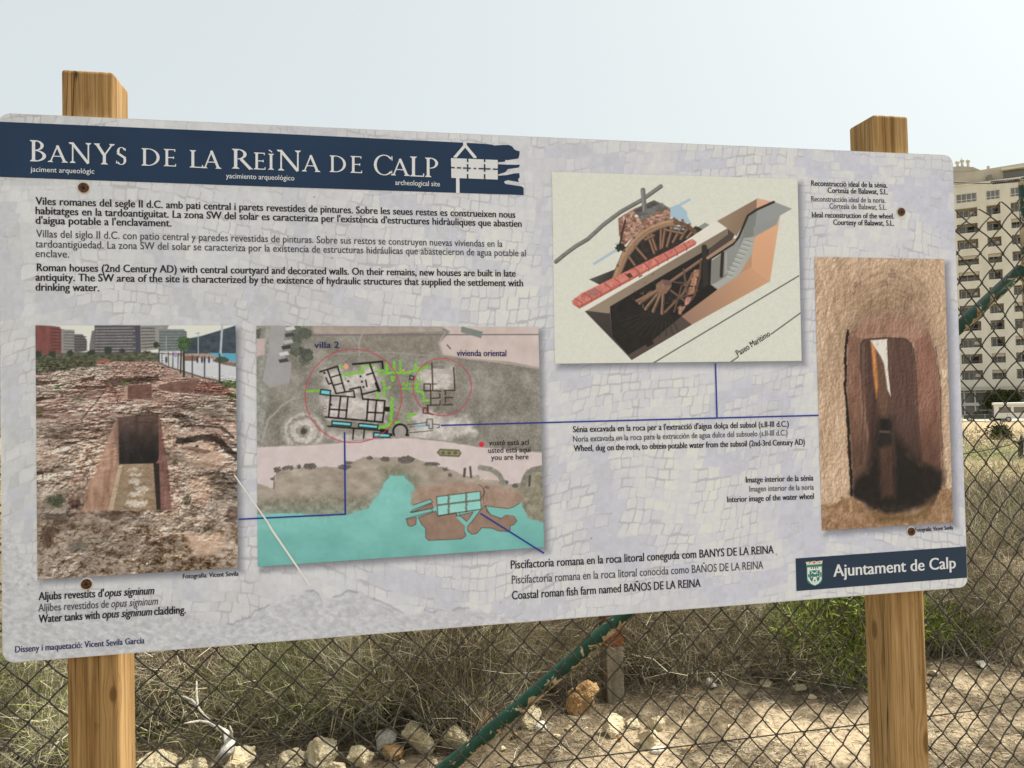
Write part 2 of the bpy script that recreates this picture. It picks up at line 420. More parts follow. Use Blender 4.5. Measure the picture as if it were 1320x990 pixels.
# ---- background print: tesserae
def background():
    nx, ny = 1240, 620
    p = Paint([(0, 0)] * 4, 2, 2, 0)
    p.nx, p.ny, p.dz = nx, ny, 0.0006
    ins = 0.0012
    s = np.linspace(ins, BW - ins, nx)[None, :] * np.ones((ny, 1)); t = np.linspace(BH - ins, ins, ny)[:, None] * np.ones((1, nx))
    r = 0.019                                              # round the corners
    cx = np.clip(s, ins + r, BW - ins - r); cy = np.clip(t, ins + r, BH - ins - r)
    dx, dy = s - cx, t - cy; d = np.hypot(dx, dy); f = np.where((d > r), r / np.maximum(d, 1e-9), 1)
    p.s, p.t = cx + dx * f, cy + dy * f
    X, Y = board_px(p.s, p.t); p.X, p.Y = X, Y
    # tesserae lattice, bent by low noise
    wx = (fbm(X / 190, Y / 190, 2, 1) - 0.5); wy = (fbm(X / 170, Y / 170, 2, 8) - 0.5)
    rot = -0.16 + 0.5 * (fbm(X / 330, Y / 330, 1, 4) - 0.5)
    sz = 16.0 - 0.0025 * X
    u = (X * np.cos(rot * 0.3) + Y * np.sin(0.12)) / sz + wx * 3.2
    v = (Y - 0.10 * X + 34 * np.sin(X / 150.0 + 0.6)) / sz + wy * 3.6
    iu, iv = np.floor(u).astype(int), np.floor(v).astype(int)
    wob = (fbm(X / 11, Y / 11, 2, 51) - 0.5) * 0.34; wob2 = (fbm(X / 11, Y / 11, 2, 57) - 0.5) * 0.34
    u = u + wob; v = v + wob2
    iv = np.floor(v).astype(int); fv = v - iv
    u = u + _T[(iv * 37) & 255, (iv * 11 + 5) & 255] * 5.0
    iu = np.floor(u).astype(int)
    jit = lambda i: (_T[(i * 7 + iv * 13) & 255, (iv * 5 + 31 + i) & 255] - 0.5) * 0.5
    xl, xr = iu + jit(iu), iu + 1 + jit(iu + 1)
    below, above = u < xl, u > xr
    iu = iu - below.astype(int) + above.astype(int)
    xl, xr = iu + jit(iu), iu + 1 + jit(iu + 1)
    vj = lambda i, r: (_T[(i * 5 + r * 3) & 255, (r * 9 + 77) & 255] - 0.5) * 0.22
    e1 = np.minimum(u - xl, xr - u); e2 = np.minimum(fv - vj(iu, iv) * (fv < 0.5), 1 - fv - vj(iu + 3, iv) * (fv > 0.5))
    rr = 0.16
    edge = np.where((e1 < rr) & (e2 < rr), rr - np.hypot(np.maximum(rr - e1, 0), np.maximum(rr - e2, 0)), np.minimum(e1, e2))
    c1u = (xl + xr) / 2; c1v = iv + 0.5
    idv = _T[(iu * 31 + iv * 17) & 255, (iv * 23 + iu * 3) & 255]
    TX = X + (c1u - u) * sz; TY = Y + (c1v - v) * sz         # the tile's own middle
    bands = [  # polyline, half width
        ([(914, 541), (925, 520), (945, 506), (968, 501), (995, 508), (1012, 527), (1018, 545)], 9), ([(915, 572), (926, 594), (944, 602), (966, 590), (972, 578)], 11),
        ([(766, 578), (779, 612), (783, 650), (790, 700)], 14), ([(770, 690), (800, 716), (830, 705)], 22), ([(715, 588), (722, 615)], 9),
        ([(1012, 585), (1024, 640)], 10), ([(1020, 655), (1046, 700)], 24), ([(1092, 200), (1116, 222)], 13), ([(1036, 205), (1062, 222)], 12),
        ([(1170, 250), (1200, 262), (1232, 300)], 20), ([(1200, 230), (1220, 236)], 12), ([(493, 243), (540, 275), (613, 330)], 12), ([(381, 255), (394, 316)], 12), ([(618, 335), (640, 345)], 10),
        ([(186, 290), (215, 345), (245, 398)], 14), ([(55, 380), (95, 398), (131, 414)], 15), ([(4, 270), (12, 400)], 14), ([(10, 480), (22, 560)], 13), ([(325, 372), (342, 400), (358, 414)], 14),
        ([(490, 745), (520, 755), (588, 770)], 15), ([(229, 742), (250, 770)], 10), ([(640, 780), (680, 792), (720, 775)], 13), ([(708, 190), (760, 200), (800, 214)], 11), ([(875, 205), (930, 212)], 9),
        ([(700, 200), (702, 300), (706, 440)], 6), ([(720, 480), (745, 492)], 13), ([(880, 740), (935, 770), (1000, 745)], 13), ([(345, 160), (420, 172)], 8), ([(20, 620), (40, 690)], 11), ([(1090, 690), (1160, 712)], 10),
        ([(430, 380), (470, 404)], 12), ([(560, 395), (600, 410)], 11), ([(1225, 400), (1232, 520), (1238, 640)], 9), ([(322, 620), (318, 700)], 8), ([(270, 395), (300, 412)], 9)]
    bf = np.full(X.shape, -99.0, np.float32)
    for pl, hw in bands:
        for (ax, ay), (bx, by) in zip(pl[:-1], pl[1:]):
            ex, ey = bx - ax, by - ay
            tt = np.clip(((TX - ax) * ex + (TY - ay) * ey) / (ex * ex + ey * ey), 0, 1)
            bf = np.maximum(bf, hw - np.hypot(TX - ax - ex * tt, TY - ay - ey * tt))
    bf = bf + (idv - 0.5) * 9
    dark = sstep(-2.0, 3.0, bf) * (0.30 + 0.55 * idv)
    big = fbm(X / 120, Y / 120, 3, 2)
    fine = fbm(X / 5.5, Y / 5.5, 3, 6)
    base = np.array([209, 207, 208]) + (idv[..., None] - 0.5) * 9 + (fine[..., None] - 0.5) * 13 + (big[..., None] - 0.5) * np.array([14, 15, 18])
    dk = np.array([187, 186, 193]) + (idv[..., None] - 0.5) * 22 + (fine[..., None] - 0.5) * 18
    img = base * (1 - dark[..., None]) + dk * dark[..., None]
    gw = 0.025 + 0.06 * fbm(X / 40, Y / 40, 2, 12)
    grout = (1 - sstep(gw * 0.3, gw * 1.4, edge)) * (0.12 + 0.88 * sstep(0.3, 0.66, fbm(X / 28, Y / 28, 2, 21)))
    gcol = np.where(dark[..., None] > 0.35, np.array([200, 199, 206]), np.array([181, 177, 178]))
    img = img * (1 - 0.85 * grout[..., None]) + gcol * 0.85 * grout[..., None]
    # rough mortar along the lower edge
    bx = [-20, 0, 50, 250, 300, 335, 372, 411, 416, 457, 480, 520, 600, 700, 820, 1000, 1300]
    by = [640, 660, 752, 792, 802, 786, 764, 764, 778, 760, 772, 792, 785, 800, 790, 775, 752]
    yb = np.interp(X, bx, by) + (fbm(X / 9, Y / 60, 2, 33) - 0.5) * 10
    rough = sstep(-2, 6, Y - yb)
    tex = fbm((X + 0.7 * Y) / 6.5, (Y - 0.4 * X) / 4.0, 4, 14, 0.65)
    rg = np.array([197, 195, 197]) + (tex[..., None] - 0.5) * 62
    img = img * (1 - rough[..., None]) + rg * rough[..., None]
    crack = np.exp(-((Y - yb) / 1.6) ** 2) * sstep(0.42, 0.6, fbm(X / 22, Y / 300, 2, 41)) * ((X < 640) & (X > 210))
    img = img - crack[..., None] * np.array([38, 36, 30])
    img = img + ((X - 620) / 620)[..., None] * np.array([1.5, 1.5, 5]) + (np.where(Y < 240, -1, 0) * sstep(300, 0, X))[..., None] * np.array([9, 9, 10])
    # soft printed drop shadows round the four pictures
    for q in (QP, QM, QD, QT):
        qq = [(x + 5.0, y + 5.5) for x, y in q]
        xs = [a for a, _ in qq]; ys = [b for _, b in qq]
        ii = np.nonzero((X > min(xs) - 14) & (X < max(xs) + 14) & (Y > min(ys) - 14) & (Y < max(ys) + 14))
        d = Paint.sd(qq, X[ii], Y[ii]); a = sstep(-8, 6, d) * 0.62
        img[ii] = img[ii] * (1 - a[:, None]) + np.array([92, 92, 100]) * a[:, None]
    p.img = img.astype(np.float32)
    for k in range(60):                                      # fly specks and dirt
        a, b = random.uniform(5, 1240), random.uniform(150, 840); p.frame(0, 0, 1); p.blob(a, b, random.uniform(0.5, 1.3), random.choice([(120, 116, 112), (150, 146, 142), (228, 226, 222)]), soft=0.8, op=0.7)
    return p.sheet('printed_background', BOARD)
background()

# ---- excavation photo
def excavation():
    p = Paint(QP, 330, 400, 0.0012).frame(30, 410, 4.541)
    x, y = p.xy()
    dep = np.clip((y - 230) / 1200, 0.12, 1)
    yy = np.maximum(y - 150, 40); gu = (x - 680) / yy * 9; gv = 9 * 1500 / yy
    n1 = fbm(gu, gv, 5, 2, 0.62); n2 = fbm(gu * 3.1, gv * 3.6, 4, 7, 0.62); n3 = fbm(x / 9, y / 6, 2, 19)
    pink = sstep(0.36, 0.66, fbm(x / 260, y / 130, 3, 5)) * sstep(950, 420, y)
    base = np.array([176, 157, 140]) * (1 - pink[..., None]) + np.array([168, 136, 122]) * pink[..., None]
    img = base + ((n1 - 0.5) * 110 + (n2 - 0.5) * 75 + (n3 - 0.5) * 40)[..., None]
    img -= (sstep(0.60, 0.72, fbm(gu * 1.7, gv * 2.2, 4, 23, 0.6)) * 46)[..., None] * np.array([0.95, 1, 1])
    lowr = sstep(1130, 1250, y)
    img -= (lowr * (sstep(0.50, 0.66, fbm(x / 26, y / 17, 4, 29, 0.7)) * 72 + 8))[..., None] * np.array([0.88, 0.95, 1.05])
    p.img = img.astype(np.float32)
    P, Ln, B = p.poly, p.line, p.blob
    P([(60, 180), (830, 180), (830, 250), (60, 262)], (88, 86, 72), (24, 14))
    P([(60, 30), (1260, 30), (1260, 208), (60, 196)], (222, 226, 221))
    P([(940, 125), (1040, 106), (1140, 76), (1250, 42), (1255, 208), (940, 208)], (60, 70, 78), (14, 30, 20))
    P([(1085, 204), (1255, 208), (1260, 262), (1190, 246), (1120, 222)], (88, 162, 188), (8, 40, 6))
    P([(70, 40), (170, 46), (215, 52), (238, 92), (238, 205), (70, 222)], (122, 72, 66), (10, 20, 60))
    for k in range(7): Ln([(165, 62 + k * 20), (236, 70 + k * 18)], 7, (88, 52, 48))
    P([(224, 66), (300, 70), (302, 204), (224, 204)], (142, 138, 132), (10, 10))
    for k in range(7): Ln([(240, 82 + k * 17), (300, 84 + k * 17)], 7, (104, 100, 98))
    P([(300, 94), (350, 96), (374, 132), (374, 192), (300, 204)], (98, 94, 92), (12, 10))
    for k in range(6): Ln([(302, 108 + k * 16), (368, 110 + k * 15)], 5, (66, 62, 62))
    P([(390, 152), (404, 74), (424, 74), (424, 196), (388, 196)], (112, 106, 104), (8, 12))
    P([(418, 38), (686, 38), (690, 205), (418, 208)], (82, 79, 82), (10, 12))
    for k in range(9): Ln([(424, 60 + k * 17), (640 + (k % 2) * 18, 58 + k * 17)], 5, (152, 147, 142), (22, 9, 40))
    P([(655, 40), (688, 40), (690, 200), (660, 202)], (70, 70, 80))
    P([(688, 44), (855, 40), (835, 84), (800, 182), (690, 194)], (146, 141, 134), (8, 20))
    for k in range(7): Ln([(694, 60 + k * 19), (770, 60 + k * 18)], 8, (92, 88, 88), (14, 10))
    P([(795, 66), (940, 66), (958, 84), (958, 194), (795, 196)], (122, 127, 124), (10, 10))
    for k in range(7): Ln([(800, 82 + k * 17), (955, 82 + k * 16)], 6, (84, 90, 90), (14, 12))
    for cx, cy, r in ((90, 214, 24), (172, 214, 22), (276, 205, 18), (400, 205, 22), (780, 158, 18), (500, 190, 22), (580, 196, 16)):
        B(cx, cy, r, (48, 56, 44), nz=(12, 9), rag=(7, 8))
    P([(70, 232), (200, 224), (430, 216), (560, 214), (720, 196), (795, 212), (790, 252), (560, 254), (450, 246), (420, 284), (250, 302), (70, 326)], (80, 80, 60), (34, 20, 12), rag=(9, 14))
    P([(430, 250), (500, 240), (510, 268), (430, 272)], (158, 104, 84), (12, 12), rag=(6, 9))
    P([(800, 208), (900, 222), (1000, 232), (1120, 238), (1260, 288), (1260, 368), (1150, 367), (1050, 346), (940, 312), (850, 286), (800, 262)], (204, 203, 206), (5, 20))
    P([(1110, 238), (1200, 258), (1260, 262), (1260, 288), (1180, 274), (1110, 254)], (126, 106, 92), (16, 12))
    P([(945, 222), (1025, 222), (1025, 252), (945, 250)], (128, 96, 84), (12, 9))
    B(1165, 244, 42, (66, 78, 60), 17, nz=(14, 9), rag=(5, 9))
    Ln([(800, 262), (850, 287), (940, 313), (1050, 348), (1150, 369)], 9, (104, 92, 80))
    for a, b, wd, c in (((1165, 44), (1155, 216), 13, (178, 184, 190)), ((1025, 88), (1025, 208), 6, (164, 170, 176)), ((838, 108), (838, 212), 5, (160, 164, 168)), ((1012, 90), (1034, 88), 5, (160, 166, 170))):
        Ln([a, b], wd, c)
    for a, b, wd in (((1150, 212), (1150, 372), 10), ((1062, 238), (1062, 352), 7), ((990, 224), (990, 348), 7), ((908, 205), (906, 296), 5), ((878, 200), (876, 296), 5), ((850, 200), (851, 286), 5), ((796, 182), (796, 258), 6), ((812, 205), (814, 262), 4)):
        Ln([a, b], wd, (56, 58, 56))
    Ln([(940, 160), (941, 342)], 13, (50, 46, 36)); Ln([(926, 170), (922, 320)], 9, (50, 46, 36))
    B(940, 148, 42, (62, 86, 52), 40, nz=(26, 9), rag=(14, 10))
    B(893, 214, 9, (150, 140, 190), 16)
    for cx in (1020, 1047, 1062, 1088, 838): B(cx, 244, 6, (58, 54, 62), 20)
    P([(1150, 370), (1262, 372), (1262, 406), (1160, 402)], (82, 104, 58), (20, 10), rag=(8, 9)); P([(1200, 440), (1262, 436), (1262, 474), (1205, 470)], (92, 100, 62), (20, 9), rag=(8, 9))
    dk = (84, 64, 54)
    for q in ([(335, 352), (420, 336), (426, 364), (340, 380)], [(70, 366), (200, 366), (206, 380), (70, 390)], [(450, 372), (560, 346), (790, 340), (800, 368), (600, 392), (500, 392)], [(270, 408), (330, 398), (500, 396), (500, 412), (330, 418)], [(75, 466), (170, 456), (194, 458), (190, 470), (80, 486)]):
        P(q, dk, (22, 16, 9), rag=(7, 16))
    B(600, 382, 26, (84, 96, 56), 10, nz=(16, 8), rag=(5, 7)); B(198, 406, 18, (88, 104, 58), 10, rag=(5, 6)); B(325, 480, 44, (118, 112, 92), 13, nz=(18, 8), rag=(8, 9))
    P([(785, 396), (860, 376), (1042, 358), (1002, 420), (960, 440), (860, 432), (792, 412)], (116, 83, 72), (16, 24, 12), rag=(4, 12))
    P([(1000, 422), (1055, 368), (1195, 400), (1220, 452), (1100, 452), (1010, 440)], (126, 87, 74), (44, 15, 12), rag=(8, 12))
    P([(586, 408), (614, 394), (614, 478), (592, 484)], (176, 142, 124), (14, 12)); P([(612, 396), (752, 385), (754, 470), (613, 476)], (108, 75, 66), (12, 24))
    Ln([(500, 410), (440, 490), (350, 592)], 24, (186, 158, 140), (16, 10), rag=(5, 12)); Ln([(488, 412), (432, 484), (342, 592)], 9, (98, 74, 62), rag=(4, 12))
    Ln([(500, 400), (540, 440), (560, 470)], 38, (142, 104, 88), (40, 12), rag=(9, 12))
    Ln([(880, 722), (960, 716), (1050, 697), (1140, 712), (1200, 770), (1255, 812)], 38, (60, 48, 42), (14, 14), rag=(8, 14))
    Ln([(960, 632), (1060, 632), (1160, 638), (1232, 700)], 13, (66, 54, 46), rag=(6, 12)); Ln([(880, 560), (960, 590), (930, 620)], 44, (132, 112, 96), (44, 12), rag=(12, 14))
    P([(930, 760), (1080, 745), (1200, 810), (1240, 860), (1100, 900), (960, 860)], (186, 156, 136), (16, 40, 16), soft=5, rag=(8, 30))
    # rubble rims
    for pl, wd in (([(430, 690), (370, 830), (330, 960), (300, 1130)], 105), ([(845, 600), (870, 860), (905, 1080)], 84), ([(540, 565), (660, 540), (790, 540)], 40), ([(345, 1150), (600, 1128), (880, 1130)], 46)):
        Ln(pl, wd, (164, 138, 120), (62, 17, 14), rag=(16, 20))
    # the tank
    P([(548, 578), (650, 570), (720, 546), (795, 568), (800, 862), (556, 862)], (92, 70, 62), (12, 30, 60), c2=(27, 24, 24), axis=((680, 590), (680, 790)), rag=(4, 20))
    P([(655, 590), (670, 575), (680, 800), (660, 820)], (40, 33, 31), op=0.5, soft=4)
    P([(556, 590), (561, 862), (532, 1000), (500, 1122), (342, 1132), (382, 980), (436, 840), (516, 650)], (160, 126, 106), (24, 20, 90), c2=(176, 136, 112), axis=((540, 640), (420, 1120)))
    P([(545, 620), (556, 590), (561, 862), (550, 900)], (104, 80, 68), op=0.7, soft=4)
    P([(795, 572), (816, 660), (846, 860), (872, 1122), (800, 1122), (770, 862), (795, 820)], (124, 86, 76), (18, 16, 60))
    P([(760, 850), (796, 850), (806, 1122), (779, 1122)], (40, 32, 30))
    P([(565, 856), (762, 850), (781, 1122), (498, 1122), (540, 960)], (150, 126, 100), (16, 24))
    P([(560, 862), (582, 856), (528, 1122), (497, 1122)], (192, 168, 138), (10, 20))
    for cx, cy, a, b in ((660, 915, 34, 12), (655, 958, 36, 16), (690, 1000, 40, 18), (660, 1030, 48, 12), (665, 1085, 66, 22), (650, 885, 30, 6)):
        B(cx, cy, a, (204, 190, 172), b, nz=(14, 8), rag=(12, 12), soft=2)
    B(190, 1066, 54, (84, 86, 64), 36, nz=(30, 12), rag=(18, 14), soft=3); B(145, 1275, 40, (98, 76, 60), 66, nz=(34, 10, 26), rag=(18, 14), soft=3)
    B(300, 1086, 36, (108, 74, 62), 26, nz=(30, 10), rag=(12, 12)); B(960, 1065, 22, (92, 86, 66), 30, nz=(24, 8), rag=(9, 10)); B(1080, 1245, 34, (84, 74, 62), 24, nz=(30, 8), rag=(12, 9))
    B(320, 1340, 60, (124, 112, 98), 36, nz=(26, 9), rag=(14, 14), soft=4); B(96, 552, 24, (128, 112, 80), 26, nz=(26, 6, 14), rag=(10, 9))
    P([(960, 930), (1080, 900), (1110, 1010), (1060, 1120), (990, 1110)], (190, 158, 136), (14, 30), soft=5, rag=(10, 24)); P([(960, 1270), (1140, 1250), (1200, 1330), (1060, 1400), (970, 1340)], (188, 158, 136), (16, 20), soft=5, rag=(12, 24))
    for k in range(70):
        cx, cy = random.uniform(90, 1240), random.uniform(620, 1500)
        if 330 < cx < 900 and cy < 1150: continue
        r = random.uniform(4, 13); B(cx, cy, r, (206, 190, 172) if k % 3 else (74, 62, 54), r * 0.6, rag=(3, 6))
    Ln([(1190, 925), (1262, 1000)], 9, (222, 214, 204))
    def rl(xx, yy_):
        q_ = np.maximum(yy_ - 150, 40); a_, b_ = (xx - 680) / q_ * 9, 9 * 1500 / q_
        return fbm(a_ * 1.1, b_ * 1.5, 5, 44, 0.62) + 0.35 * fbm(xx / 16, yy_ / 10, 3, 47, 0.6)
    em_ = (rl(x, y) - rl(x + 4, y + 7)) * 2.3
    tank = np.zeros_like(x); ii = np.nonzero((x > 330) & (x < 880) & (y > 540) & (y < 1140)); tank[ii] = sstep(-6, 6, p.sd([(548, 578), (795, 568), (872, 1122), (342, 1132)], x[ii], y[ii]))
    for q_ in ([(590, 394), (752, 385), (754, 472), (590, 482)], [(785, 396), (860, 376), (1042, 358), (1002, 420), (960, 440), (860, 432)]): tank = np.maximum(tank, sstep(-4, 4, p.sd(q_, x.ravel(), y.ravel()).reshape(x.shape)))
    wgt = sstep(215, 300, y) * (1 - 0.75 * tank) * (1 - sstep(800, 900, x) * sstep(370, 330, y))
    low = fbm((x - 680) / np.maximum(y - 150, 40) * 3.2, 5200 / np.maximum(y - 150, 40), 4, 58, 0.55)
    rough_ = 0.22 + 0.85 * sstep(0.42, 0.60, low)
    p.img = p.img * (1 + np.clip(em_ * rough_, -0.75, 0.55) * wgt)[..., None]
    tone = (fbm((x - 680) / np.maximum(y - 150, 40) * 2.1 + 7, 4200 / np.maximum(y - 150, 40), 5, 63, 0.6) - 0.5)
    p.img = p.img * (1 + 0.85 * tone * wgt * (1 - 0.4 * sstep(1100, 1250, y)))[..., None]
    hol = sstep(0.60, 0.66, fbm((x - 680) / np.maximum(y - 150, 40) * 4.6 + 3, 8200 / np.maximum(y - 150, 40), 4, 66, 0.58)) * wgt * (1 - tank)
    p.img = p.img * (1 - 0.34 * hol)[..., None] - hol[..., None] * np.array([0, 5, 7])
    rc_ = 1 - np.abs(2 * fbm((x - 680) / np.maximum(y - 150, 40) * 7, 9000 / np.maximum(y - 150, 40), 4, 52, 0.55) - 1)
    p.img = p.img * (1 - 0.45 * sstep(0.955, 0.99, rc_) * wgt * sstep(1250, 1100, y))[..., None]
    p.img = 10 + p.img * 0.955
    return p.sheet('excavation_photo', BOARD)
excavation()

# ---- aerial map
def site_map():
    p = Paint(QM, 470, 390, 0.0012).frame(320, 410, 3.385)
    x, y = p.xy()
    n = fbm(x / 60, y / 60, 5, 2, 0.62); n2 = fbm(x / 7, y / 7, 3, 7, 0.7)
    p.img = (np.array([141, 135, 125]) + ((n - 0.5) * 70 + (n2 - 0.5) * 44)[..., None]).astype(np.float32)
    P, Ln, B = p.poly, p.line, p.blob
    P([(20, 30), (105, 30), (95, 100), (60, 270), (90, 300), (60, 560), (20, 570)], (150, 148, 138), (22, 14), soft=3)
    P([(20, 90), (75, 90), (70, 160), (20, 170)], (196, 176, 172), (10, 20)); P([(20, 60), (60, 40), (50, 90), (20, 90)], (92, 92, 84), (20, 9))
    P([(100, 30), (168, 30), (145, 150), (190, 200), (180, 280), (95, 305), (62, 272), (84, 160)], (164, 161, 160), (6, 40))
    P([(830, 28), (1290, 28), (1290, 222), (1140, 192), (960, 178), (850, 160), (835, 110), (880, 60)], (206, 188, 180), (8, 50), soft=2)
    P([(280, 28), (840, 28), (850, 60), (500, 70), (285, 70)], (172, 156, 146), (12, 30), soft=2)
    P([(490, 76), (830, 76), (815, 150), (490, 150)], (140, 132, 120), (16, 14), soft=2)
    Ln([(280, 74), (1290, 72)], 5, (118, 108, 112)); P([(930, 36), (1024, 60), (1016, 88), (928, 62)], (126, 134, 128), (5, 20))
    Ln([(868, 118), (882, 134)], 5, (80, 74, 70)); Ln([(860, 60), (832, 110), (850, 160), (960, 176), (1150, 200), (1290, 225)], 7, (186, 172, 162), op=0.7); Ln([(505, 50), (482, 110), (486, 160)], 8, (176, 166, 156), op=0.7)
    Ln([(280, 165), (480, 150), (620, 150), (800, 165)], 6, (168, 160, 150), op=0.6)
    for k in range(16):
        B(random.uniform(195, 268), random.uniform(50, 235), random.uniform(16, 26), random.choice([(92, 96, 84), (104, 106, 94), (80, 84, 76)]), nz=(16, 6), rag=(5, 8))
    for k, (cx, cy) in enumerate(((185, 46), (182, 74), (176, 104), (168, 128), (158, 156), (156, 186))):
        P([(cx - 24, cy - 4), (cx + 14, cy - 12), (cx + 22, cy + 4), (cx - 18, cy + 10)], ((210, 208, 206), (70, 70, 72), (180, 178, 178), (60, 62, 66))[k % 4])
    for r, c in ((100, (158, 151, 141)), (86, (196, 187, 178)), (74, (150, 143, 134)), (60, (200, 190, 182)), (42, (206, 198, 190)), (30, (150, 142, 134)), (15, (84, 78, 72))): B(242, 494, r, c, r * 0.9, nz=(20, 14), rag=(7, 14), soft=2)
    Ln([(60, 540), (90, 440), (150, 380), (200, 350)], 10, (178, 168, 158), op=0.7, rag=(5, 12))
    lt = (204, 194, 188)
    for q in ([(318, 240), (400, 205), (440, 330), (330, 330)], [(420, 250), (560, 200), (575, 320), (440, 330)], [(318, 340), (600, 350), (595, 450), (340, 440)], [(350, 500), (620, 510), (620, 530), (430, 540), (350, 520)],
              [(735, 220), (900, 215), (900, 310), (800, 320), (740, 290)], [(720, 410), (800, 400), (870, 430), (960, 420), (1000, 500), (860, 530), (700, 520), (720, 460)]):
        P(q, lt, (34, 26), soft=5, rag=(16, 24), op=0.85)
    # promenade, land, water
    P([(10, 700), (10, 900), (1320, 920), (1320, 640), (1000, 620), (420, 600), (100, 640)], (168, 155, 141), (20, 50, 30))
    P([(10, 790), (420, 770), (560, 790), (600, 720), (580, 860), (10, 880)], (140, 134, 118), (26, 16), soft=10, rag=(14, 20)); P([(570, 660), (660, 640), (740, 690), (740, 780), (700, 720), (600, 720)], (134, 130, 112), (22, 14), soft=8)
    P([(1180, 660), (1320, 640), (1320, 910), (1210, 870), (1170, 790)], (142, 136, 118), (26, 18), soft=8, rag=(10, 20)); P([(720, 745), (900, 715), (1050, 730), (1190, 760), (1190, 820), (1050, 830), (700, 810)], (164, 136, 120), (18, 26), soft=6, rag=(8, 20))
    P([(10, 562), (300, 551), (420, 541), (560, 526), (700, 521), (850, 536), (1000, 560), (1300, 588), (1300, 640), (1215, 660), (1190, 720), (1120, 722), (1060, 672), (960, 690), (880, 660), (840, 648), (700, 606), (500, 608), (400, 648), (125, 655), (112, 745), (10, 708)], (212, 196, 193), (6, 36), rag=(5, 18))
    P([(1000, 650), (1100, 660), (1100, 710), (1010, 705)], (205, 188, 180), (10, 20), rag=(4, 10))
    Ln([(40, 562), (300, 551), (420, 541), (560, 526), (700, 521), (850, 536), (1000, 560), (1300, 588)], 4, (150, 142, 134), rag=(2, 12))
    Ln([(112, 745), (114, 690)], 5, (110, 100, 92))
    for cx, cy, a, b in ((128, 662, 16, 12), (155, 655, 12, 7), (180, 652, 18, 9), (222, 648, 10, 12), (268, 646, 30, 14), (420, 650, 28, 12), (440, 632, 18, 7), (530, 610, 14, 8), (596, 616, 22, 11), (690, 618, 36, 18), (800, 636, 36, 8), (860, 660, 12, 8), (880, 684, 9, 7), (105, 700, 9, 6), (1115, 716, 20, 9), (1165, 733, 15, 9), (1040, 742, 9, 8)):
        B(cx, cy, a, (104, 98, 92), b, nz=(20, 6), rag=(5, 8))
    Ln([(1012, 652), (1060, 660), (1095, 685), (1112, 718)], 22, (142, 137, 126), (20, 8)); Ln([(1200, 722), (1212, 690), (1240, 664), (1280, 655)], 26, (132, 128, 116), (20, 8)); Ln([(1228, 690), (1226, 730)], 10, (84, 78, 72))
    Ln([(945, 658), (942, 690)], 11, (88, 82, 76)); Ln([(968, 650), (972, 694)], 9, (84, 78, 70)); Ln([(985, 650), (988, 690)], 6, (206, 196, 188))
    P([(836, 570), (920, 574), (930, 590), (920, 606), (836, 602), (822, 586)], (96, 92, 66)); P([(838, 576), (918, 580), (924, 590), (916, 600), (838, 596), (830, 586)], (146, 142, 108))
    for cx in (850, 876, 903): B(cx, 588, 9, (98, 98, 72), 7)
    sea = (126, 188, 178)
    P([(10, 858), (200, 850), (330, 868), (430, 860), (520, 830), (570, 770), (592, 720), (620, 686), (680, 690), (718, 730), (742, 772), (712, 790), (706, 812), (760, 822), (900, 830), (1040, 822), (1130, 832), (1190, 808), (1216, 868), (1300, 900), (1320, 1120), (10, 1120)], sea, (9, 120, 70), rag=(5, 16), c2=(116, 178, 170), axis=((640, 850), (640, 1080)))
    P([(10, 868), (520, 850), (600, 740), (680, 700), (700, 800), (600, 900), (10, 930)], (142, 204, 194), (12, 16), soft=22, op=0.5)
    # fish farm (finer frame)
    p.frame(480, 590, 5.739); br = (150, 123, 107); ol = (74, 58, 50)
    P([(288, 250), (470, 230), (800, 200), (900, 250), (1000, 300), (1085, 330), (1000, 376), (850, 356), (830, 300), (800, 250), (475, 288), (290, 346)], (162, 136, 120), (14, 40), soft=3, op=0.9)
    shapes = [[(340, 440), (470, 395), (482, 430), (620, 412), (645, 455), (690, 512), (680, 542), (692, 576), (660, 600), (415, 611), (394, 590), (394, 520), (362, 490)], [(250, 455), (325, 440), (322, 492), (290, 508), (264, 500)],
              [(700, 512), (760, 440), (800, 385), (832, 356), (870, 418), (950, 450), (985, 422), (1040, 425), (1068, 465), (1045, 496), (1020, 500), (1016, 546), (930, 540), (880, 520), (810, 516), (770, 560), (735, 566), (705, 540)], [(645, 424), (745, 402), (700, 476)],
              [(285, 404), (438, 338), (450, 372), (300, 404)]]
    for q in shapes: P(q, br, (9, 40)); Ln(q, 4, ol, close=True)
    P([(288, 352), (430, 306), (446, 328), (300, 392)], sea); Ln([(300, 350), (430, 306), (446, 328), (300, 385), (282, 402)], 4, ol)
    P([(250, 445), (430, 376), (450, 396), (340, 432), (260, 450)], sea); Ln([(285, 404), (430, 376), (450, 396), (250, 450)], 4, ol)
    P([(838, 356), (1000, 376), (1040, 365), (1085, 338), (1130, 400), (1120, 440), (1060, 430), (985, 422), (950, 448), (880, 424)], sea); Ln([(838, 356), (1000, 376), (1040, 365), (1085, 338)], 4, ol); Ln([(838, 356), (850, 400), (880, 424), (950, 448)], 4, ol)
    q = [(475, 288), (797, 248), (805, 380), (485, 428)]; P(q, (150, 208, 197), (5, 60)); Ln(q, 5, ol, close=True)
    for x0, y0 in ((560, 276), (690, 262)):
        for k, (a, b) in enumerate(((0, 26), (40, 88), (104, 134))): Ln([(x0 + 2, y0 + a), (x0 + 6, y0 + b)], 13, ol); Ln([(x0 + 2, y0 + a + 3), (x0 + 6, y0 + b - 3)], 7, (140, 150, 140))
    for k in range(9):
        xa = 490 + k * 36; ya = 350 - k * 4.4; Ln([(xa, ya), (xa + 22, ya - 3)], 12, ol); Ln([(xa + 3, ya), (xa + 19, ya - 3)], 6, (140, 150, 140))
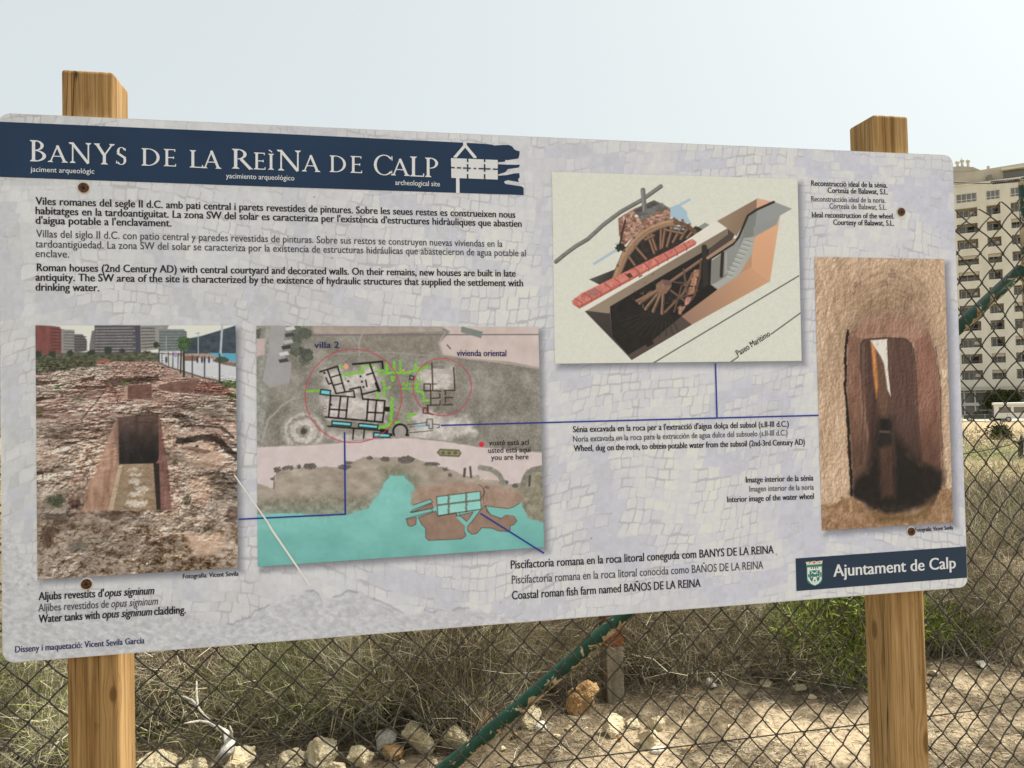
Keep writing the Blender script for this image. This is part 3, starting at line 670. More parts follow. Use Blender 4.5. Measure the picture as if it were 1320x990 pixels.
    Ln([(485, 434), (620, 404), (622, 432), (645, 432), (645, 404), (765, 388)], 4, ol); Ln([(630, 440), (690, 500)], 16, sea); Ln([(755, 420), (695, 490), (690, 540)], 16, sea)
    Ln([(805, 300), (825, 260), (822, 225), (845, 210)], 3, ol); Ln([(818, 300), (832, 250), (812, 215), (790, 200)], 3, ol); Ln([(826, 340), (816, 300)], 3, ol)
    # plans of the houses
    p.frame(380, 430, 5.077); gr = (122, 196, 62)
    for pl, wd in (([(80, 378), (165, 372)], 15), ([(300, 275), (450, 250)], 15), ([(440, 210), (440, 250)], 14), ([(475, 215), (520, 210)], 12), ([(300, 220), (325, 212)], 12), ([(525, 250), (580, 240)], 14), ([(565, 268), (640, 255), (720, 260), (800, 240), (875, 215)], 15),
                   ([(600, 195), (605, 262)], 17), ([(650, 185), (650, 250)], 14), ([(690, 180), (692, 250)], 14), ([(790, 195), (795, 245)], 13), ([(640, 290), (641, 300)], 26), ([(580, 305), (590, 360), (622, 355)], 13), ([(540, 375), (545, 425)], 16), ([(585, 370), (585, 415)], 14), ([(637, 420), (628, 600)], 19),
                   ([(555, 615), (628, 600)], 18), ([(705, 330), (765, 330)], 10), ([(705, 360), (800, 360)], 10), ([(735, 318), (735, 346)], 10), ([(815, 265), (820, 330), (780, 330)], 10), ([(800, 330), (800, 375), (840, 385), (845, 440), (880, 438)], 14), ([(745, 570), (745, 530), (790, 530)], 13), ([(660, 585), (690, 575)], 12), ([(688, 490), (690, 520)], 6)):
        Ln(pl, wd, gr, (18, 9), rag=(4, 9))
    B(336, 216, 16, (236, 164, 138), 20, rag=(6, 7)); B(710, 240, 8, (236, 164, 130))
    bk = (24, 22, 22)
    for pl, wd in (([(380, 201), (572, 183), (577, 228)], 12), ([(165, 250), (280, 215), (328, 378)], 10), ([(215, 240), (270, 392)], 10), ([(270, 392), (385, 374), (393, 416)], 9), ([(240, 285), (300, 268)], 8), ([(255, 338), (312, 325)], 8), ([(490, 195), (555, 375)], 11), ([(470, 270), (510, 258)], 9), ([(532, 325), (552, 375)], 18),
                   ([(360, 365), (430, 350), (445, 428)], 10), ([(440, 398), (550, 370)], 10), ([(235, 405), (393, 416)], 9), ([(445, 428), (590, 440), (575, 580)], 11), ([(480, 430), (470, 572)], 11), ([(535, 435), (522, 575)], 10), ([(475, 515), (585, 520)], 10), ([(235, 405), (222, 545)], 11), ([(300, 412), (285, 548)], 10), ([(348, 418), (335, 552)], 10),
                   ([(230, 495), (340, 502)], 10), ([(200, 546), (575, 580)], 11), ([(218, 606), (400, 620), (560, 634)], 10), ([(385, 625), (380, 690)], 10), ([(455, 632), (450, 685)], 9), ([(205, 290), (222, 330), (242, 325)], 9), ([(464, 305), (472, 347)], 9), ([(755, 275), (781, 280), (775, 304), (750, 299), (755, 275)], 6)):
        Ln(pl, wd, bk)
    P([(588, 478), (622, 480), (620, 512), (586, 508)], bk); P([(560, 622), (612, 628), (612, 652), (556, 645)], bk); P([(622, 652), (640, 655), (636, 672), (620, 672)], bk); P([(730, 655), (750, 660), (746, 672), (730, 670)], bk)
    for cx, cy in ((350, 312), (430, 280), (440, 315), (450, 350), (195, 258), (238, 465)): B(cx, cy, 7, bk)
    B(690, 640, 46, (158, 152, 146), 44, nz=(10, 20)); p.ring(690, 640, 46, 46, 13, bk, 150, 390)
    for q in ([(172, 366), (236, 373), (230, 404), (166, 396)], [(245, 572), (370, 583), (367, 606), (242, 596)], [(420, 588), (546, 600), (541, 622), (416, 611)], [(520, 648), (624, 658), (620, 680), (514, 676)]):
        P(q, (112, 206, 228)); Ln(q, 8, bk, close=True)
    bn = (62, 42, 38)
    for pl, wd in (([(897, 192), (903, 370)], 8), ([(1040, 224), (1047, 372), (978, 372)], 8), ([(846, 330), (888, 330), (888, 374), (846, 374), (846, 330)], 8), ([(846, 374), (955, 375)], 8), ([(889, 375), (890, 465)], 8), ([(894, 425), (950, 420), (948, 395)], 8), ([(985, 375), (985, 400)], 9), ([(980, 420), (1032, 418)], 8), ([(985, 420), (985, 450)], 8),
                   ([(950, 440), (950, 466), (865, 470)], 7), ([(968, 467), (1030, 465)], 8), ([(870, 470), (872, 522), (905, 530)], 8), ([(840, 487), (866, 487), (866, 522), (840, 520), (840, 487)], 7), ([(897, 330), (925, 330)], 6)):
        Ln(pl, wd, bn)
    Ln([(910, 214), (978, 216), (978, 226), (910, 224)], 3, (90, 82, 78)); dg = (60, 58, 58)
    for pl, wd, c in (([(735, 598), (860, 582)], 5, dg), ([(745, 650), (900, 635)], 4, dg), ([(750, 612), (860, 600)], 4, dg), ([(790, 608), (880, 600)], 10, (110, 180, 200)), ([(865, 560), (900, 560), (902, 622), (878, 622), (878, 600), (862, 600), (865, 560)], 5, dg), ([(903, 592), (945, 596), (945, 616), (930, 616)], 5, dg)): Ln(pl, wd, c)
    for cx, cy in ((175, 488), (195, 500), (150, 515), (172, 528), (196, 480)): p.ring(cx, cy, 12, 12, 2, (104, 98, 92))
    rd = (198, 62, 78)
    p.ring(384, 408, 316, 306, 5.5, rd); p.ring(965, 350, 190, 187, 5, rd); B(1222, 726, 17, (214, 44, 62))
    return p.sheet('site_map', BOARD)
site_map()

# ---- water wheel drawing
def drawing():
    p = Paint(QD, 520, 390, 0.0012).frame(690, 200, 3.667)
    p.fill((219, 217, 203), (5, 9))
    P, Ln, B = p.poly, p.line, p.blob
    bl = (166, 190, 204)
    P([(632, 250), (672, 234), (690, 243), (716, 268), (718, 292), (742, 328), (690, 312), (636, 290)], bl); Ln([(672, 242), (728, 211)], 11, bl); Ln([(278, 514), (380, 450)], 12, (172, 190, 200))
    P([(254, 588), (392, 534), (370, 585), (322, 622)], (88, 86, 78), c2=(60, 58, 54), axis=((260, 590), (330, 620))); P([(290, 600), (330, 612), (322, 622)], (40, 38, 36))
    P([(750, 352), (800, 320), (840, 338), (785, 368)], (142, 142, 134)); B(762, 362, 24, (52, 50, 42), nz=(14, 8), rag=(7, 9))
    # masonry pier
    P([(392, 300), (460, 256), (560, 214), (636, 250), (638, 312), (560, 332), (480, 372), (415, 432), (396, 380)], (160, 122, 104), (56, 13, 9))
    P([(392, 300), (412, 292), (420, 425), (396, 380)], (140, 100, 86), (44, 10, 8))
    P([(460, 262), (560, 214), (600, 232), (498, 292)], (84, 80, 76), (14, 14)); P([(560, 214), (602, 234), (632, 252), (606, 244)], (172, 128, 110), (24, 9))
    P([(500, 268), (600, 226), (618, 246), (500, 310), (488, 296)], (112, 110, 106), (14, 14)); Ln([(462, 290), (620, 252)], 11, (98, 96, 92)); B(476, 288, 9, (232, 230, 222), 6)
    Ln([(520, 262), (560, 268)], 20, (120, 118, 114)); Ln([(425, 310), (412, 360), (398, 432)], 9, (64, 50, 44)); B(402, 436, 25, (46, 50, 40), 20, nz=(10, 6), rag=(7, 7))
    pole = [(95, 502), (140, 465), (190, 428), (245, 396), (320, 327), (400, 267), (500, 211), (592, 145)]
    Ln([(a + 2, b + 4) for a, b in pole], 16, (86, 84, 80)); Ln(pole, 14, (128, 126, 121), (12, 30, 8)); Ln([(508, 166), (516, 262)], 22, (112, 110, 106), (10, 9)); Ln([(504, 168), (511, 262)], 7, (144, 142, 136))
    # upper wheel
    P([(385, 585), (425, 500), (500, 400), (600, 335), (720, 340), (758, 385), (600, 475), (430, 562)], (52, 44, 40), (10, 12))
    for a, b in (((640, 345), (700, 350)), ((668, 378), (684, 352))): Ln([a, b], 10, (150, 168, 180))
    sp_ = (150, 116, 92)
    for a, b in (((470, 430), (524, 492)), ((530, 372), (562, 464)), ((545, 368), (572, 448)), ((594, 345), (592, 442)), ((614, 342), (600, 436)), ((650, 332), (622, 432)), ((690, 340), (650, 412)), ((716, 352), (686, 398)), ((742, 362), (716, 392)), ((440, 478), (470, 520)), ((700, 372), (610, 352)), ((520, 400), (560, 380))):
        Ln([a, b], 13, (92, 68, 54)); Ln([(a[0] - 2, a[1] - 1), (b[0] - 2, b[1] - 1)], 7, sp_)
    arc = [(378, 590), (395, 540), (425, 470), (470, 408), (520, 364), (570, 338), (620, 322), (660, 318), (700, 326), (732, 346), (758, 372)]
    Ln(arc[:8], 36, (128, 98, 78), (16, 12)); Ln([(a - 5, b - 6) for a, b in arc[:8]], 15, (178, 142, 112), (14, 20, 8)); Ln([(a + 5, b + 6) for a, b in arc[:8]], 10, (160, 126, 100)); Ln(arc[7:], 20, (112, 84, 68), (24, 9))
    for k, (a, b) in enumerate(arc[1:]): P([(a - 12, b - 20), (a - 2, b - 24), (a + 3, b - 14), (a - 7, b - 9)], (112, 84, 68))
    # trench and slab
    P([(350, 712), (820, 438), (862, 632), (736, 802), (455, 967), (362, 860)], (38, 34, 32), (6, 20)); P([(228, 733), (352, 742), (366, 862), (455, 967)], (72, 64, 60), c2=(56, 50, 47), axis=((240, 740), (440, 950)))
    P([(228, 733), (350, 712), (352, 748)], (142, 122, 106))
    P([(436, 946), (548, 880), (692, 760), (738, 802), (455, 968)], (86, 73, 67)); P([(520, 894), (552, 874), (560, 892), (530, 908)], (38, 34, 32))
    P([(226, 733), (908, 344), (908, 374), (820, 440), (352, 716), (345, 748)], (152, 135, 116), c2=(132, 115, 98), axis=((300, 720), (880, 380))); P([(206, 738), (850, 312), (910, 344), (236, 738)], (229, 227, 214))
    P([(820, 440), (908, 374), (908, 346), (952, 350), (930, 402), (815, 492)], (82, 69, 63))
    # lower wheel, half sunk
    for k in range(11): a = R(48 + k * 11); Ln([(600 + 40 * math.cos(a), 720 + 30 * math.sin(a)), (560 + 170 * math.cos(a), 740 + 120 * math.sin(a))], 7, (54, 48, 44), op=0.6)
    wd_ = (146, 114, 92)
    Ln([(478, 690), (590, 632), (690, 562), (788, 492)], 14, (118, 92, 76)); Ln([(478, 688), (590, 629), (788, 489)], 6, (150, 118, 96))
    for b in ((492, 700), (520, 727), (556, 738), (598, 748)): Ln([(606, 622), b], 14, wd_, (16, 9)); Ln([(610, 626), (b[0] + 4, b[1])], 4, (80, 60, 50))
    Ln([(640, 640), (720, 700)], 10, (110, 86, 70)); Ln([(612, 742), (700, 652), (742, 560)], 11, (122, 94, 76)); Ln([(700, 540), (722, 692)], 10, (104, 80, 66)); Ln([(655, 600), (745, 612)], 8, (96, 74, 62)); Ln([(650, 690), (765, 640)], 8, (96, 74, 62)); Ln([(690, 620), (655, 740)], 8, (100, 78, 64))
    for k in range(22):
        a, b = random.uniform(470, 760), random.uniform(560, 740); Ln([(a, b), (a + random.uniform(-22, 22), b + random.uniform(-16, 16))], 5, random.choice([(100, 76, 62), (74, 58, 50), (130, 100, 82)]))
    for k, (a, b) in enumerate(((764, 560), (752, 600), (742, 640), (724, 690), (694, 735))): P([(a - 16, b - 18), (a + 14, b - 20), (a + 8, b + 18), (a - 20, b + 18)], ((168, 124, 98), (176, 132, 104), (158, 116, 92), (186, 132, 122), (170, 128, 104))[k], (20, 9), rag=(4, 9))
    Ln([(780, 498), (776, 580), (752, 660), (724, 712), (690, 752)], 9, (102, 78, 62))
    P([(570, 610), (600, 588), (640, 596), (642, 622), (618, 655), (585, 655), (568, 636)], (138, 106, 88), (14, 14)); P([(600, 590), (640, 592), (644, 616), (612, 618)], (116, 88, 78))
    Ln([(798, 436), (806, 640)], 26, (52, 47, 43)); P([(780, 640), (815, 612), (862, 632), (700, 760), (690, 745)], (34, 30, 29))
    # far pit with the stair
    P([(858, 312), (1048, 206), (1050, 256), (1002, 292), (950, 384), (905, 346)], (152, 128, 106), c2=(140, 116, 95), axis=((900, 300), (980, 320))); P([(1046, 204), (1126, 222), (1044, 264)], (214, 168, 136))
    P([(828, 612), (832, 500), (946, 416), (1002, 292), (1050, 256), (1126, 220), (1212, 254), (1156, 286), (1142, 326), (1030, 386), (1020, 522), (960, 570), (860, 637)], (140, 140, 134), c2=(152, 152, 150), axis=((850, 600), (1080, 280)))
    P([(998, 302), (1046, 260), (1034, 380), (984, 400), (960, 440)], (128, 130, 124))
    P([(1030, 386), (1142, 326), (1156, 286), (1108, 597), (1018, 526)], (224, 172, 134), c2=(212, 160, 124), axis=((1140, 330), (1030, 520)))
    zz = [(1030, 386)]
    for k in range(9): zz += [(1030 + k * 12.5, 386 - k * 6.6), (1040 + k * 12.5, 388 - k * 7.4)]
    P(zz + [(1142, 300), (1030, 340)], (148, 148, 145))
    P([(1018, 526), (1108, 597), (738, 802), (690, 762), (862, 634), (960, 570)], (206, 156, 120), c2=(158, 124, 106), axis=((1050, 560), (730, 780))); P([(960, 568), (1022, 462), (1022, 528)], (188, 144, 112))
    P([(985, 392), (1036, 388), (1022, 468), (962, 566), (862, 634), (832, 612), (900, 575), (935, 510)], (170, 170, 163))
    for k in range(9): a, b = 1000 - k * 12, 402 + k * 20; Ln([(a - 8, b), (a + 24, b + 10)], 5, (132, 132, 127)); Ln([(a - 8, b + 6), (a + 24, b + 16)], 5, (190, 190, 183))
    P([(832, 500), (900, 455), (905, 570), (850, 605), (828, 612)], (132, 130, 122)); Ln([(884, 462), (878, 572)], 15, (50, 44, 41)); P([(895, 462), (905, 458), (905, 560), (893, 566)], (164, 163, 156))
    Ln([(815, 498), (935, 420), (960, 388), (1004, 286), (1046, 258), (1126, 222)], 11, (52, 43, 40)); Ln([(814, 486), (938, 402)], 14, (168, 136, 112))
    # bricks
    P([(172, 690), (215, 655), (740, 396), (762, 410), (756, 424), (208, 724), (176, 704)], (204, 122, 108), (20, 16)); P([(176, 704), (208, 712), (756, 416), (756, 424), (208, 726)], (180, 98, 86))
    for k in range(12):
        f = k / 12; a, b = 178 + f * 560, 688 - f * 286; Ln([(a + 8, b - 10), (a + 42 - f * 20, b + 10), (a + 42 - f * 20, b + 26)], 4, (150, 80, 72))
    P([(246, 648), (282, 630), (306, 650), (270, 668)], (160, 112, 108), (16, 9)); P([(426, 566), (446, 556), (462, 574), (444, 582)], (86, 58, 44))
    ln = (58, 56, 54)
    Ln([(545, 990), (1244, 571)], 4.5, ln); Ln([(905, 990), (958, 954)], 4.5, ln); Ln([(1114, 846), (1258, 742)], 4.5, ln)
    return p.sheet('wheel_drawing', BOARD)
drawing()

# ---- tunnel photo
def tunnel():
    p = Paint(QT, 240, 460, 0.0012).frame(1030, 320, 2.676)
    x, y = p.xy()
    wv = fbm(x / 26, y / 90, 4, 3, 0.6); fn = fbm(x / 7, y / 9, 3, 8, 0.7); rg = fbm((x + 14 * np.sin(y / 30)) / 9, y / 44, 3, 15, 0.6)
    img = np.array([196, 166, 138]) + ((wv - 0.5) * 34 + (fn - 0.5) * 36 + (rg - 0.5) * 40 * sstep(220, 120, x))[..., None]
    dk = sstep(330, 60, np.hypot((x - 310) * 1.25, (y - 300) * 0.8)) * sstep(20, 200, y)
    img = img * (1 - dk[..., None] * 0.22) - dk[..., None] * np.array([0, 5, 9])
    p.img = img.astype(np.float32)
    P, Ln, B = p.poly, p.line, p.blob
    P([(170, 290), (196, 262), (250, 236), (330, 228), (400, 244), (446, 288), (470, 380), (488, 560), (494, 800), (470, 890), (300, 930), (182, 860), (168, 600), (160, 420)], (156, 124, 105), (16, 22, 60), soft=9)
    P([(170, 300), (212, 312), (222, 560), (240, 720), (215, 800), (186, 760), (168, 600), (162, 430)], (134, 102, 86), (14, 16, 60), soft=2.5)
    P([(400, 320), (445, 292), (470, 380), (486, 560), (490, 800), (420, 740), (404, 560)], (138, 101, 86), (14, 18, 60), soft=2.5)
    P([(215, 318), (296, 308), (372, 316), (396, 352), (408, 560), (424, 752), (340, 690), (230, 750), (240, 640), (222, 520), (212, 400)], (102, 77, 67), (10, 14, 70), soft=2)
    P([(320, 316), (370, 318), (390, 360), (400, 600), (420, 745), (330, 660), (312, 500)], (92, 69, 62), (10, 10, 80), soft=3)
    P([(228, 320), (262, 322), (272, 520), (300, 640), (250, 720), (236, 560)], (78, 58, 52), (8, 10, 60), soft=4)
    Ln([(210, 420), (212, 330), (222, 316), (360, 312), (384, 330), (392, 400)], 6, (84, 66, 58), soft=2)
    P([(262, 330), (292, 322), (306, 480), (300, 580), (282, 580), (266, 480)], (104, 80, 66), soft=3); P([(246, 318), (262, 330), (272, 480), (266, 520), (256, 440)], (196, 134, 78), (14, 8, 30), soft=2)
    P([(246, 318), (303, 313), (306, 420), (316, 512), (304, 488), (292, 400), (280, 372), (262, 345)], (238, 232, 222), soft=1.5)
    P([(275, 582), (318, 580), (322, 640), (380, 706), (440, 752), (498, 770), (496, 830), (430, 890), (300, 928), (240, 902), (182, 846), (184, 800), (230, 770), (262, 680)], (46, 39, 38), (9, 14), soft=8, rag=(10, 34))
    P([(272, 690), (324, 676), (334, 850), (284, 862)], (104, 76, 66), (9, 9, 60), soft=6); Ln([(322, 640), (332, 760), (330, 860)], 7, (84, 68, 62), soft=3); Ln([(280, 632), (310, 634)], 9, (92, 84, 80)); P([(280, 590), (306, 592), (304, 628), (282, 626)], (28, 24, 26), soft=2)
    P([(330, 760), (420, 780), (410, 860), (340, 880)], (36, 32, 33), soft=8, op=0.7)
    P([(60, 900), (150, 860), (182, 850), (242, 906), (300, 924), (400, 930), (470, 890), (498, 828), (560, 830), (560, 1000), (60, 1000)], (156, 122, 92), (26, 16), soft=2, rag=(15, 20)); P([(240, 900), (300, 920), (400, 915), (470, 860), (440, 930), (280, 950)], (118, 92, 60), (14, 12), soft=6)
    Ln([(168, 284), (160, 340), (158, 400), (161, 440), (157, 480), (164, 540), (168, 600), (172, 700), (178, 780), (180, 852)], 9, (34, 27, 24), rag=(3, 12)); Ln([(470, 340), (487, 480), (488, 580), (494, 700), (496, 800)], 4, (110, 82, 68), rag=(2, 10))
    for cx, cy, a in ((205, 130, 20), (330, 92, 24), (375, 168, 14), (425, 220, 14), (300, 120, 10), (190, 160, 9)): B(cx, cy, a, (158, 126, 106), a * 0.7, nz=(30, 6), rag=(9, 8), soft=4)
    B(500, 430, 9, (226, 196, 160), 14, rag=(4, 5)); P([(440, 40), (520, 34), (520, 330), (480, 300), (450, 200)], (204, 172, 140), (14, 14), soft=14, op=0.6)
    for k in range(26):
        a = random.uniform(60, 140); b = random.uniform(60, 700); Ln([(a, b), (a + random.uniform(-8, 12), b + 30), (a + random.uniform(-6, 16), b + 70)], 2.4, (166, 136, 112), op=0.75)
    rk = lambda xx, yy_: fbm((xx + 10 * np.sin(yy_ / 40)) / 13, yy_ / 36, 5, 61, 0.66) + 0.5 * fbm(xx / 6, yy_ / 8, 3, 64, 0.6)
    em_ = (rk(x, y) - rk(x + 3, y + 3)) * 0.62
    rr_ = np.hypot((x - 310) * 1.3, (y - 330)); arcs = (fbm(rr_ / 7, np.arctan2(y - 330, x - 310) * 5, 4, 71, 0.6) - 0.5) * 0.30 * sstep(300, 200, y) * sstep(60, 120, rr_)
    ii = np.nonzero((x > 160) & (x < 500) & (y > 230)); inn = np.zeros_like(x); inn[ii] = sstep(-2, 10, p.sd([(170, 290), (250, 236), (330, 228), (400, 244), (446, 288), (470, 380), (488, 560), (494, 800), (470, 890), (300, 930), (182, 860), (168, 600), (160, 420)], x[ii], y[ii]))
    p.img = p.img * (1 - 0.30 * inn * sstep(520, 780, y) * sstep(905, 870, y))[..., None] * (1 - inn[..., None] * np.array([0.0, 0.035, 0.05]))
    shade = np.where((y > 600) & (x > 190) & (x < 480), 0.6, 1.0)
    p.img = p.img * (1 + np.clip(em_, -.4, .4) * shade + arcs)[..., None]
    for pl, wd, c in (([(212, 745), (222, 560), (212, 400), (213, 330), (224, 316), (300, 309), (372, 314), (394, 348), (402, 420), (408, 560), (424, 752)], 3.4, (70, 54, 46)), ([(226, 700), (234, 540), (226, 400), (228, 334), (240, 322)], 2.2, (64, 50, 44)), ([(382, 345), (390, 440), (396, 600), (408, 730)], 2.4, (76, 58, 52)),
                      ([(446, 292), (468, 372), (480, 470), (486, 560), (490, 700)], 2.6, (98, 74, 62)), ([(186, 286), (200, 320), (204, 470), (212, 640)], 2.6, (108, 84, 70)), ([(240, 300), (300, 296), (372, 300)], 3, (166, 138, 116)), ([(304, 320), (308, 420), (318, 515)], 2.4, (60, 46, 42)), ([(232, 755), (275, 640)], 3, (60, 46, 42)), ([(425, 750), (330, 630)], 3, (62, 46, 44))):
        Ln(pl, wd, c, rag=(1.6, 9), op=0.8)
    return p.sheet('tunnel_photo', BOARD)
tunnel()

# ---- flat shapes and lettering on the board
def loc(px, py, dz):
    s, t = board_st(px, py); return (s, -dz, t + T0)
def shapes(name, polys, material, dz, parent=BOARD, fr=(0, 0, 1), step=0.00003):
    V, Fs = [], []
    for n, q in enumerate(polys):
        ps = [loc(fr[0] + x / fr[2], fr[1] + y / fr[2], dz + n * step) for x, y in q]
        b = len(V); V += ps
        tri = tessellate_polygon([[Vector((p[0], p[2], 0)) for p in ps]])
        for t3 in tri:
            a, c, d = (Vector((ps[i][0], ps[i][2], 0)) for i in t3)
            t3 = tuple(t3) if (c - a).cross(d - a).z > 0 else tuple(t3)[::-1]
            Fs.append(tuple(b + i for i in t3))
    return link(name, poly_mesh(name, V, Fs), material, parent)
def bar(a, b, wd):
    (ax, ay), (bx, by) = a, b; l = math.hypot(bx - ax, by - ay); nx, ny = -(by - ay) / l * wd / 2, (bx - ax) / l * wd / 2
    return [(ax + nx, ay + ny), (bx + nx, by + ny), (bx - nx, by - ny), (ax - nx, ay - ny)]

H = (560, 170, 9.43)
hx = lambda x, y: (H[0] + x / H[2], H[1] + y / H[2])
edge = [(392, 135), (640, 150), (700, 158), (730, 168), (800, 162), (900, 160), (945, 180), (970, 215), (1000, 230), (1035, 238), (1032, 280), (1020, 325), (880, 346), (862, 338), (855, 364), (770, 370), (770, 395), (900, 401), (1040, 402), (1025, 434), (890, 455), (862, 490), (772, 520), (775, 535), (880, 527), (960, 509), (1030, 503), (1036, 550), (1015, 580), (1025, 612), (960, 600), (890, 588), (850, 602), (845, 612), (860, 634), (960, 650), (1060, 664), (1083, 682), (1083, 770)]
head = [(-1.2, 157.1), (340, 171.7)] + [hx(*e) for e in edge] + [(340, 240.6), (0.0, 228.2)]
shapes('header_band', [head], M_navy, 0.0012)
em = [[(345, 128), (392, 128), (392, 165), (512, 308), (508, 322), (475, 322), (372, 195), (268, 318), (225, 312), (350, 165)], [(262, 560), (303, 560), (305, 748), (262, 748)],
      [(200, 322), (768, 345), (768, 583), (205, 562)]]
shapes('pool_emblem', em, M_white, 0.0018, fr=H)
ds = []
for x0 in (402, 608):
    for a, b in ((328, 372), (396, 488), (518, 575)): ds.append([(x0 - 9, a), (x0 + 9, a), (x0 + 10, b), (x0 - 8, b)])
for a, b in ((200, 245), (272, 322), (345, 392), (412, 440), (475, 505), (535, 598), (618, 680), (708, 768)):
    y0 = 438 + (a - 200) * 0.037; ds.append([(a, y0 - 8), (b, y0 - 6), (b, y0 + 10), (a, y0 + 8)])
shapes('pool_emblem_walls', ds, M_navy, 0.0024, fr=H)
shapes('footer_band', [[(1025.2, 719.8), (1245.0, 704.2), (1246.2, 744.4), (1026.3, 761.8)]], M_footnavy, 0.0012)
# the town's crest
C = (1025, 705, 16.5)
M_cgreen, M_cpale, M_ccream, M_cred, M_cdark = flat('crest_green', (52, 122, 108)), flat('crest_pale', (214, 232, 228)), flat('crest_cream', (212, 200, 178)), flat('crest_red', (190, 70, 62)), flat('crest_dark', (28, 48, 56))
shapes('crest_shield', [[(222, 382), (568, 372), (570, 700), (540, 765), (470, 800), (405, 830), (330, 800), (258, 760), (236, 700)]], M_cgreen, 0.0018, fr=C)
shapes('crest_border', [[(245, 432), (548, 412), (548, 480), (245, 500)], [(245, 490), (292, 488), (296, 690), (262, 710), (248, 660)], [(508, 480), (550, 475), (550, 670), (536, 712), (504, 690)], [(262, 700), (300, 680), (350, 750), (405, 770), (405, 812), (330, 780)], [(405, 770), (460, 745), (506, 682), (538, 704), (480, 775), (405, 812)],
        [(372, 632), (440, 628), (448, 700), (470, 735), (405, 768), (340, 738), (362, 700)], [(316, 630), (352, 622), (350, 640), (330, 650)], [(450, 615), (480, 606), (478, 640), (462, 645)], bar((312, 498), (400, 572), 14), bar((475, 488), (390, 572), 14), bar((330, 560), (350, 545), 14), bar((440, 548), (470, 560), 14), [(380, 548), (430, 545), (432, 570), (382, 574)]], M_cpale, 0.0024, fr=C)
shapes('crest_crown', [[(212, 318), (300, 308), (300, 318), (340, 312), (345, 302), (425, 296), (432, 306), (470, 302), (478, 294), (575, 288), (560, 360), (235, 384)]], M_ccream, 0.0018, fr=C)
shapes('crest_jewel', [[(368, 320), (395, 308), (420, 316), (408, 344), (380, 346)]], M_cred, 0.0024, fr=C)
shapes('crest_detail', [[(390, 700), (402, 686), (414, 700), (414, 728), (390, 730)], [(275, 330), (290, 322), (305, 332), (290, 346)], [(480, 318), (500, 308), (518, 318), (498, 330)]] + [bar((318 + k * 44, 445 - k * 3), (340 + k * 44, 443 - k * 3), 26) for k in range(4)] + [bar((270, 575), (278, 640), 22), bar((528, 530), (530, 630), 20)], M_cdark, 0.0030, fr=C)

# leader lines
shapes('leader_line', [bar((308, 669.2), (446, 662.6), 2.0), bar((445.2, 663.4), (444.2, 557), 2.2)], M_blue, 0.0020)
shapes('leader_line', [bar((568, 548.3), (1054.5, 535.4), 1.9), bar((921.8, 468.5), (923.8, 538.6), 1.9)], M_blue, 0.0021)
shapes('leader_line', [bar((619, 661.5), (701, 713), 2.1)], M_blue, 0.0020)

shapes('scratch', [[(301.5, 612.2), (303.2, 611.6), (345, 670.5), (352, 682), (400.5, 753.4), (399, 755), (350, 684), (343.5, 672)]], flat('bare_scratch', (232, 231, 229)), 0.0028)

# running text
def text_geo(body, shear=0.0):
    c = bpy.data.curves.new('lettering', 'FONT'); c.body = body; c.size = 1.0; c.resolution_u = 3; c.shear = shear
    o = bpy.data.objects.new('lettering', c); COL.objects.link(o)
    dg = bpy.context.evaluated_depsgraph_get()
    me = bpy.data.meshes.new_from_object(o.evaluated_get(dg))
    n = len(me.vertices); v = np.zeros(n * 3, np.float32); me.vertices.foreach_get('co', v)
    fs = [tuple(p.vertices) for p in me.polygons]
    bpy.data.objects.remove(o); bpy.data.curves.remove(c); bpy.data.meshes.remove(me)
    return v.reshape(-1, 3), fs
XH = None
def text(name, lines, material, dz, xh, bold=0.0, parent=BOARD):
    "each line: (words, start px, end px[, shear]); set to the measured length, xh = height of an x in px"
    global XH
    if XH is None:
        v, _ = text_geo('x'); XH = v[:, 1].max()
    for ln_ in lines:                        # every line of print is a piece of its own
        V, Fs = [], []
        body, a, b = ln_[:3]; sh = ln_[3] if len(ln_) > 3 else 0.0
        v, fs = text_geo(body, sh)
        A, B_ = np.array(board_st(*a)), np.array(board_st(*b))
        e = B_ - A; Ln_ = np.linalg.norm(e); e /= Ln_; nrm = np.array([-e[1], e[0]])
        x0, x1 = v[:, 0].min(), v[:, 0].max()
        up = np.array(board_st(a[0], a[1] - xh)); h = np.linalg.norm(up - A) / XH
        kx = Ln_ / (x1 - x0)
        copies = [0.0] if not bold else list(np.linspace(-bold, bold, 3 if bold < 0.03 else 4))
        for n, dxx in enumerate(copies):
            q = A[None] + e[None] * ((v[:, :1] - x0) * kx + dxx * h * 0.9) + nrm[None] * (v[:, 1:2] * h)
            o = len(V)
            V += [(s_, -(dz + n * 0.00002), t_ + T0) for s_, t_ in q]
            Fs += [tuple(o + i for i in f) for f in fs]
        link(name, poly_mesh(name, V, Fs), material, parent)

